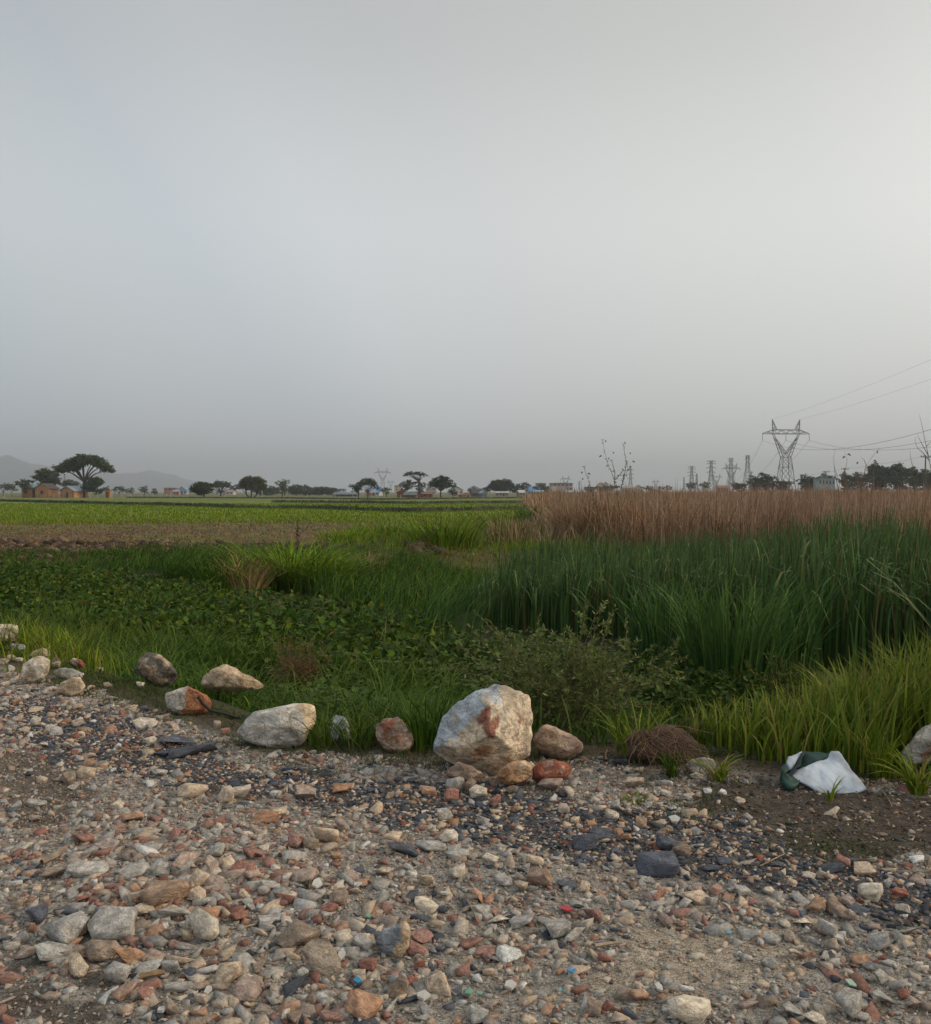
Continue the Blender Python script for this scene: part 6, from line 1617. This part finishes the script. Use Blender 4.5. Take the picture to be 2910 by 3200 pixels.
# ------------------------------------------------------------------ loose stones
COLS = {'buff': BUFF, 'pale': PALE * .9, 'grey': GREY * .92, 'red': REDD, 'orange': ORNG, 'slate': SLT, 'white': WHT, 'brown': BRN * 1.05, 'pinkish': PINK * .85}
POOL = [mesh_np('stone', *hull_rock(random.choice((9, 10, 11, 13)), 2, .05)) for _ in range(22)]
SLABS = [mesh_np('slab', *hull_rock(random.choice((11, 12, 14)), 2, .03, .4)) for _ in range(8)]
for m_ in POOL + SLABS: m_.materials.append(M_ROCK)
S5 = [(215, 1010, 135, 150, 'slate'), (360, 1135, 230, 170, 'grey'), (500, 1115, 100, 110, 'brown'), (635, 1115, 235, 150, 'grey'), (1160, 1110, 180, 170, 'pale'), (1065, 1095, 75, 80, 'grey'), (285, 1245, 210, 110, 'grey'), (570, 1240, 180, 110, 'brown'), (430, 1340, 130, 110, 'buff'), (760, 1290, 210, 100, 'orange'), (670, 1380, 130, 110, 'grey'), (830, 1350, 150, 80, 'grey'), (980, 1330, 120, 90, 'grey'), (1080, 1350, 80, 110, 'slate'),
      (700, 1470, 130, 90, 'orange'), (820, 1490, 90, 70, 'red'), (1010, 1450, 150, 70, 'grey'), (1145, 1445, 110, 45, 'brown'), (1400, 1475, 160, 110, 'pinkish'), (1290, 1380, 150, 120, 'buff'), (940, 910, 250, 140, 'orange'), (1050, 730, 175, 110, 'pinkish'), (1205, 755, 90, 110, 'pinkish'), (1290, 740, 80, 80, 'buff'), (1385, 770, 140, 70, 'red'), (1115, 840, 110, 120, 'buff'), (1210, 855, 130, 85, 'pinkish'), (755, 780, 160, 80, 'grey'), (480, 790, 200, 60, 'grey'), (310, 795, 160, 60, 'brown'), (920, 775, 90, 80, 'grey'), (965, 1030, 170, 90, 'grey'), (830, 1000, 120, 60, 'buff'), (690, 980, 70, 110, 'red'), (1120, 920, 110, 70, 'buff'),
      (1400, 920, 60, 70, 'buff'), (1430, 970, 110, 50, 'grey'), (1540, 1060, 130, 60, 'grey'), (1360, 1050, 90, 60, 'red'), (1690, 1160, 190, 140, 'brown'), (1080, 320, 150, 80, 'buff'), (1285, 350, 90, 80, 'buff'), (1380, 335, 100, 70, 'pale'), (1740, 335, 130, 60, 'pinkish'), (480, 215, 100, 60, 'buff'), (380, 245, 90, 70, 'brown'), (195, 390, 100, 45, 'grey'), (750, 475, 120, 50, 'orange'), (1510, 470, 150, 70, 'orange'), (1595, 450, 80, 50, 'buff'), (600, 630, 130, 60, 'pinkish'), (450, 600, 130, 45, 'red'), (440, 735, 110, 50, 'red'), (1230, 665, 100, 60, 'grey'), (1465, 680, 90, 50, 'red'), (1700, 615, 80, 60, 'red'), (100, 960, 90, 60, 'brown'), (140, 1245, 110, 60, 'pinkish'), (180, 1110, 50, 40, 'red'), (1440, 810, 90, 60, 'pinkish'), (1540, 870, 100, 50, 'grey'), (1090, 1040, 60, 40, 'brown'), (540, 950, 60, 35, 'red'), (470, 940, 70, 40, 'red'), (380, 800, 60, 40, 'grey'), (900, 1545, 90, 60, 'grey'), (980, 1570, 90, 80, 'brown')]
S6 = [(190, 1120, 190, 190, 'brown'), (630, 1235, 120, 180, 'brown'), (850, 1250, 130, 130, 'buff'), (430, 1390, 190, 150, 'orange'), (705, 1235, 60, 80, 'red'), (400, 1195, 110, 70, 'buff'), (205, 395, 140, 100, 'buff'), (315, 335, 80, 65, 'pinkish'), (130, 440, 75, 70, 'brown'), (40, 430, 80, 80, 'red'), (590, 405, 115, 60, 'buff'), (655, 465, 170, 100, 'slate'), (820, 460, 140, 50, 'grey'), (920, 400, 105, 55, 'pale'), (980, 500, 130, 60, 'grey'), (1160, 540, 80, 65, 'pale'), (980, 610, 100, 80, 'pale'), (785, 650, 80, 70, 'buff'), (1230, 650, 110, 70, 'grey'), (1450, 630, 140, 120, 'orange'), (1600, 670, 110, 60, 'slate'), (1705, 420, 130, 120, 'slate'), (1810, 400, 90, 60, 'slate'), (1420, 540, 90, 60, 'buff'), (1110, 830, 120, 70, 'grey'), (790, 790, 140, 70, 'pale'), (560, 880, 140, 80, 'pinkish'), (90, 630, 150, 80, 'pinkish'),
      (1090, 740, 70, 80, 'orange'), (1545, 940, 130, 90, 'grey'), (1650, 970, 110, 80, 'grey'), (1340, 890, 150, 70, 'grey'), (1210, 880, 130, 50, 'pale'), (1480, 890, 100, 50, 'grey'), (235, 815, 80, 60, 'red'), (460, 1140, 90, 70, 'red'), (755, 1135, 60, 60, 'red'), (730, 1045, 110, 70, 'red'), (1130, 1060, 100, 50, 'red'), (760, 975, 120, 60, 'red'), (1040, 1010, 120, 50, 'red'), (935, 165, 90, 70, 'red'), (1185, 185, 65, 90, 'red'), (805, 135, 90, 50, 'orange'), (960, 95, 85, 95, 'grey'), (1040, 105, 70, 85, 'brown'), (1095, 150, 95, 70, 'pale'), (1280, 130, 60, 65, 'buff'), (1510, 110, 115, 75, 'pinkish'), (1260, 1090, 140, 80, 'white'), (1440, 1040, 80, 50, 'grey'), (1700, 690, 60, 60, 'buff'), (1340, 690, 60, 60, 'buff'), (900, 270, 90, 60, 'grey'), (1120, 310, 60, 50, 'grey'), (300, 130, 90, 50, 'orange'), (90, 165, 130, 60, 'pale'), (540, 600, 90, 50, 'buff'), (590, 1375, 110, 60, 'grey'), (790, 1400, 90, 60, 'grey'), (1060, 1060, 60, 40, 'grey'), (270, 760, 150, 60, 'brown'), (640, 620, 60, 45, 'grey'), (690, 575, 60, 40, 'grey'), (330, 1360, 70, 60, 'grey'), (80, 1190, 60, 60, 'grey'), (1190, 830, 50, 50, 'red'), (260, 1440, 140, 60, 'red'), (560, 815, 70, 60, 'red')]
S7 = [(435, 500, 205, 150, 'slate'), (480, 390, 105, 100, 'slate'), (545, 430, 90, 70, 'brown'), (440, 670, 90, 75, 'red'), (620, 680, 150, 60, 'buff'), (90, 765, 80, 70, 'red'), (900, 860, 110, 55, 'grey'), (1020, 895, 115, 40, 'grey'), (1115, 875, 80, 50, 'brown'), (1535, 650, 110, 95, 'pale'), (1490, 530, 100, 60, 'buff'), (1385, 490, 62, 65, 'red'), (1325, 515, 115, 50, 'slate'), (780, 485, 80, 50, 'slate'), (900, 490, 80, 40, 'pinkish'), (1370, 745, 120, 80, 'brown'), (1240, 720, 100, 80, 'orange'), (1400, 690, 70, 60, 'pinkish'), (1470, 690, 60, 50, 'red'), (1460, 730, 90, 50, 'slate'), (1310, 845, 90, 90, 'grey'), (1180, 800, 85, 40, 'pale'), (1155, 970, 105, 60, 'buff'), (1570, 910, 105, 80, 'grey'), (1740, 850, 105, 70, 'grey'), (1695, 730, 70, 50, 'pale'), (1300, 980, 50, 60, 'pale'), (1485, 1000, 90, 50, 'orange'), (1620, 1025, 70, 60, 'grey'), (1420, 1240, 115, 130, 'grey'), (1600, 1200, 105, 95, 'grey'), (1750, 1220, 90, 80, 'pinkish'), (1140, 1265, 110, 80, 'grey'), (1580, 1080, 60, 80, 'grey'), (590, 1265, 210, 140, 'pale'), (330, 1190, 90, 70, 'orange'), (95, 1250, 75, 75, 'brown'), (165, 1240, 55, 60, 'red'), (285, 1265, 70, 50, 'slate'),
      (790, 730, 55, 60, 'grey'), (810, 605, 50, 60, 'grey'), (720, 640, 60, 60, 'orange'), (455, 85, 85, 38, 'white'), (310, 85, 85, 50, 'buff'), (190, 250, 60, 55, 'pale'), (340, 290, 55, 50, 'orange'), (220, 340, 45, 45, 'orange'), (265, 357, 48, 34, 'orange'), (685, 125, 42, 32, 'white'), (755, 130, 45, 32, 'white'), (850, 175, 50, 25, 'buff'), (465, 135, 50, 28, 'white'), (705, 515, 80, 45, 'slate'), (1045, 500, 60, 40, 'slate'), (1000, 640, 50, 36, 'pale'), (1120, 595, 50, 40, 'buff'), (1210, 560, 60, 40, 'pale'), (1270, 550, 70, 40, 'pinkish'), (1610, 600, 60, 50, 'grey'), (1620, 550, 50, 30, 'pale'), (1790, 590, 90, 45, 'pinkish'), (1680, 650, 70, 45, 'red'), (1440, 480, 60, 40, 'slate'), (630, 630, 50, 50, 'pinkish'), (310, 370, 50, 30, 'white'), (255, 320, 60, 40, 'slate'), (140, 345, 120, 50, 'slate'), (500, 1290, 60, 40, 'white'), (1480, 1290, 80, 50, 'grey'), (1240, 1300, 110, 50, 'pale'), (1700, 1170, 60, 50, 'red'), (1000, 1010, 80, 60, 'grey'), (1440, 770, 50, 50, 'buff'), (1500, 825, 60, 40, 'slate')]
S1 = [(50, 352, 60, 36, 'pale'), (20, 390, 70, 40, 'pinkish'), (100, 300, 50, 26, 'pale'), (15, 310, 50, 34, 'pinkish'), (60, 285, 44, 26, 'buff'), (320, 330, 50, 30, 'buff'), (240, 425, 40, 24, 'grey'), (75, 420, 50, 30, 'pale'), (25, 440, 46, 28, 'buff'), (520, 455, 40, 22, 'buff'), (575, 355, 60, 18, 'grey'), (440, 570, 50, 32, 'buff'), (195, 585, 80, 32, 'buff'), (440, 660, 60, 48, 'pale'), (820, 665, 140, 60, 'pale'), (620, 705, 70, 50, 'orange'), (315, 715, 75, 50, 'grey'), (200, 660, 55, 50, 'pale'), (385, 795, 70, 45, 'pale'), (850, 765, 80, 45, 'pale'), (420, 835, 60, 40, 'red'), (515, 890, 55, 40, 'orange'), (990, 780, 170, 55, 'slate'), (1080, 835, 240, 60, 'slate'), (930, 835, 110, 40, 'slate'), (830, 578, 60, 40, 'slate'), (765, 590, 45, 32, 'buff'), (800, 440, 70, 28, 'pale'), (610, 445, 45, 24, 'pinkish'), (1000, 690, 50, 35, 'buff'), (280, 690, 55, 40, 'pale'), (20, 565, 40, 28, 'grey'), (95, 640, 60, 30, 'pinkish'), (245, 785, 50, 30, 'buff'), (1240, 670, 40, 40, 'pinkish'), (970, 665, 60, 25, 'pinkish')]
stones = []
for S, ox, oy, sc in ((S5, 0, 2300, 1.833), (S6, 900, 2400, 1.833), (S7, 1800, 2400, 1.651), (S1, 0, 1900, 1.833)):
    for (x, y, w, h, c) in S:
        stones.append((ox + x / sc, oy + y / sc, w / sc, h / sc, c))
placed = []
def add_stone(u, v, w, h, cname, mesh=None):
    g = on_ground(u, v + h * .42); k = g[1] / FPX
    W = w * k
    # seen from above at a slope, height on the picture mixes real height and depth
    sn = EYE / math.hypot(EYE, g[1])
    Dp = W * random.uniform(.7, .95)
    Hz = max(.35 * W, min(1.0 * W, (h * k - Dp * sn * .55) / .85))
    if cname == 'slate': Hz *= .6
    me = random.choice(SLABS if cname == 'slate' else POOL) if mesh is None else mesh
    o = bpy.data.objects.new('slate_piece' if cname == 'slate' else 'loose_stone', me); COL.objects.link(o)
    rz = random.choice((0, math.pi)) + random.uniform(-.6, .6)
    o.rotation_euler = (random.uniform(-.25, .25), random.uniform(-.25, .25), rz)
    o.scale = (W * .58, Dp * .58, Hz * .62)
    o.location = (g[0], g[1] + Dp * .35, g[2] + Hz * .44)
    cc = COLS[cname] * C(.98, 1, 1.03) * random.uniform(1.15, 1.5) * (1.25 if cname == 'slate' else 1); dd_ = 0.05 if cname == 'slate' else random.uniform(.1, .4); cc = cc * (1 - dd_) + C(.48, .46, .42) * dd_ * np.array([random.uniform(.95, 1.05) for _ in range(3)])
    o.color = (*np.clip(cc, 0, 1), 1)
    placed.append((o, u, v, w, cname))
    return o
for s in stones: add_stone(*s)
# special upright ones
B('stone', 'upright grey slab with a buff edge in the lower rubble', crop(900, 2400, 1.833, [(490, 1000), (540, 930), (640, 880), (690, 870), (705, 960), (690, 1030), (640, 1100), (540, 1085)]), thick=.5, base=BLUEG * .8, patches=[('side', crop(900, 2400, 1.833, [(590, 1110)])[0], crop(900, 2400, 1.833, [(650, 860)])[0], BUFF)], seed=50, lm='the upright grey slab')
LM += [('the orange rusty stone in the left rubble', 513, 2796), ('the large dark slate slab', 2063, 2703), ('the two long slate slabs', 560, 2340), ('the brown pyramid-shaped stone', 1004, 3011), ('the big pale stone at the lower edge', 2157, 3166), ('the ridged grey block', 2345, 2921), ('the blue bottle cap', 1790, 3050), ('the green glass shard', 1465, 3120), ('the red plastic scrap', 1772, 2855), ('the bare soil', 2600, 2600), ('the sandy patch', 2200, 3000)]
NAMED = {(513, 2796): 'largest orange rusty stone in the left rubble', (2063, 2703): 'largest dark slate slab on the gravel', (2345, 2921): 'ridged grey block lying by the sandy patch'}
# a few more, up to the limit, then the rest as one mass
def zone_cols(X, Y):
    n = len(X); z = np.zeros(n, int)
    for i, poly in enumerate((SLATE, SAND, TRACK, CORNER, REDZ, SOIL), 1):
        z[soft(poly, X, Y, .16) > .5] = i
    names = ['buff', 'pale', 'grey', 'red', 'orange', 'slate', 'white', 'brown', 'pinkish']
    P = np.array([[.15, .11, .36, .09, .07, .08, .03, .06, .05],     # rubble
                  [.11, .07, .05, .03, .06, .65, .015, .02, .02],   # slate
                  [.25, .10, .35, .08, .05, .08, .04, .03, .02],     # sand
                  [.16, .05, .25, .03, .07, .17, .01, .22, .04],     # track
                  [.15, .04, .40, .05, .03, .08, .01, .20, .04],     # corner
                  [.12, .10, .32, .20, .09, .03, .03, .06, .05],     # red
                  [.18, .08, .08, .03, .06, .32, .03, .20, .02]])    # soil
    P /= P.sum(1, keepdims=True); cum = P.cumsum(1)
    r = U(0, 1, n); idx = (r[:, None] > cum[z]).sum(1)
    pal = np.array([COLS[k] for k in names])
    dust = np.where(np.isin(z, (1, 6)), .06, .26)[:, None] * U(.5, 1.2, (n, 1))       # grey road dust on the stones
    c = pal[np.clip(idx, 0, 8)] * U(.75, 1.2, (n, 1)) * (1 - dust) + C(.46, .44, .40) * dust
    return c * C(.90, .905, .925), z, idx, names
def gravel_pts(n):
    Y = np.sqrt(U(2.3 ** 2, 9.2 ** 2, n)); X = Y * U(-.74, .74, n)
    k = (Y < edge(X) + .35 - .5 * fbm(X * 3, Y * 3)) & ((np.abs(X / Y) < .57) | (U(0, 1, n) < .45)); return X[k], Y[k]
def keep(z, dens): return U(0, 1, len(z)) < np.array(dens)[z]
i = 0
X, Y = gravel_pts(2200)
cc, zz, idx, names = zone_cols(X, Y)
for x, y, z, ii in zip(X, Y, zz, idx):
    if len(placed) >= 297: break
    if z in (2, 6, 4) or y < 2.75 or abs(x / y) > .5: continue
    u, v = proj((x, y, float(hgt(x, y))))
    if any(abs(u - p[1]) < (p[3] + 30) * .6 and abs(v - p[2]) < 26 for p in placed): continue
    s = random.uniform(24, 44) * 4.2 / y * random.uniform(.9, 1.1)
    add_stone(float(u), float(v) - s * .2, s, s * .68, names[ii])
# describe every loose stone by colour and by what it lies next to
NOUN = {'buff': 'buff stone', 'pale': 'pale stone', 'grey': 'grey stone', 'red': 'red stone', 'orange': 'orange-brown stone', 'slate': 'slate piece', 'white': 'white stone', 'brown': 'brown stone', 'pinkish': 'pinkish stone'}
def rel(du, dv):
    if abs(du) > abs(dv) * 1.2: return 'left of' if du < 0 else 'right of'
    return 'in front of' if dv > 0 else 'behind'
opts = {}
for q, (o, u, v, w, c) in enumerate(placed):
    for l, (ph, lu, lv) in enumerate(LM):
        opts.setdefault((c, l, rel(u - lu, v - lv)), []).append((math.hypot(u - lu, v - lv), q))
rank = {}
for key, lst in opts.items():
    for r_, (dd, q) in enumerate(sorted(lst)):
        rank.setdefault(q, []).append((r_, dd, key))
ORD = ['nearest', 'second nearest', 'third nearest', 'fourth nearest', 'fifth nearest', 'sixth nearest', 'seventh nearest', 'eighth nearest']
for q, (o, u, v, w, c) in enumerate(placed):
    lab = None
    for (nu, nv), t in NAMED.items():
        if abs(u - nu) < 3 and abs(v - nv) < 3: lab = t
    if lab is None:
        r_, dd, (cn, l, dr) = min(rank[q], key=lambda t: t[1] + 170 * t[0])
        lab = '%s %s %s %s' % (ORD[min(r_, 7)], NOUN[c], dr, LM[l][0])
    tag(o, lab, 'slate' if c == 'slate' else 'stone', 'loose stones on the gravel')

# the gravel itself
BIGR = pxpoly([(60, 2640), (500, 2560), (1000, 2600), (1250, 2900), (1300, 3199), (420, 3199), (200, 3040), (40, 2900)])
parts = []
X, Y = gravel_pts(70000); x2, y2 = scatter([tuple(p[:2]) for p in SLATE], 9000); X = np.concatenate([X, x2]); Y = np.concatenate([Y, y2])
cc, zz, idx, _ = zone_cols(X, Y); k = keep(zz, [1, .95, .35, .45, .22, 1, .16]); k &= Y > 2.3
X, Y, cc, idx, zz = X[k], Y[k], cc[k], idx[k], zz[k]; n = len(X)
sz = np.clip(np.exp(rng.normal(math.log(.021), .48, n)) * np.where(np.isin(zz, (0, 5)), 1.12, .92) * (.7 + .6 * fbm(X * 1.5, Y * 1.5)) * np.where(inside(BIGR, X, Y), 1.22, 1.0), .010, .08)
fl = np.where(idx == 5, U(.25, .6, n), U(.40, .85, n)); cc = np.where((idx == 5)[:, None], C(.085, .095, .115) * U(.5, 1.5, (n, 1)), cc)
b_ = sz > .046
parts += many_rocks(X[~b_], Y[~b_], sz[~b_], fl[~b_], cc[~b_], 1, .42, 70)
parts += many_rocks(X[b_], Y[b_], sz[b_], fl[b_], cc[b_], 2, .42, 50)
stuff('gravel', 'mixed buff, grey, red and slate gravel covering the ground', parts, M_GRAVEL)
parts = []
X, Y = gravel_pts(74000)
cc, zz, idx, _ = zone_cols(X, Y); k = keep(zz, [1, 1, .75, 1, 1, 1, .25])
X, Y, cc, idx = X[k], Y[k], cc[k], idx[k]; n = len(X)
parts += many_rocks(X, Y, U(.006, .020, n), np.where(idx == 5, U(.3, .6, n), U(.6, 1.0, n)), cc, 0, .3, 40)
stuff('fine_gravel', 'fine crushed stone between the larger gravel', parts, M_GRAVEL)
# crumbs of soil on the bare patch and round the mound
n = 2800
X, Y = scatter([tuple(p[:2]) for p in SOIL], n); x2, y2 = scatter([(.75, 5.5), (1.6, 5.1), (2.6, 4.9), (3.4, 4.8), (3.4, 5.5), (2.2, 5.7), (1.0, 6.0)], n); X = np.concatenate([X, x2]); Y = np.concatenate([Y, y2]); n *= 2
stuff('soil_crumbs', 'dark crumbs of earth on the bare soil', many_rocks(X, Y, np.clip(np.exp(rng.normal(-4.6, .5, n)), .004, .05), U(.3, .8, n), pick(n, [(.085, .072, .06), (.115, .10, .083), (.06, .05, .042), (.17, .15, .13)], [.35, .3, .25, .1]), 0), M_GRAVEL)
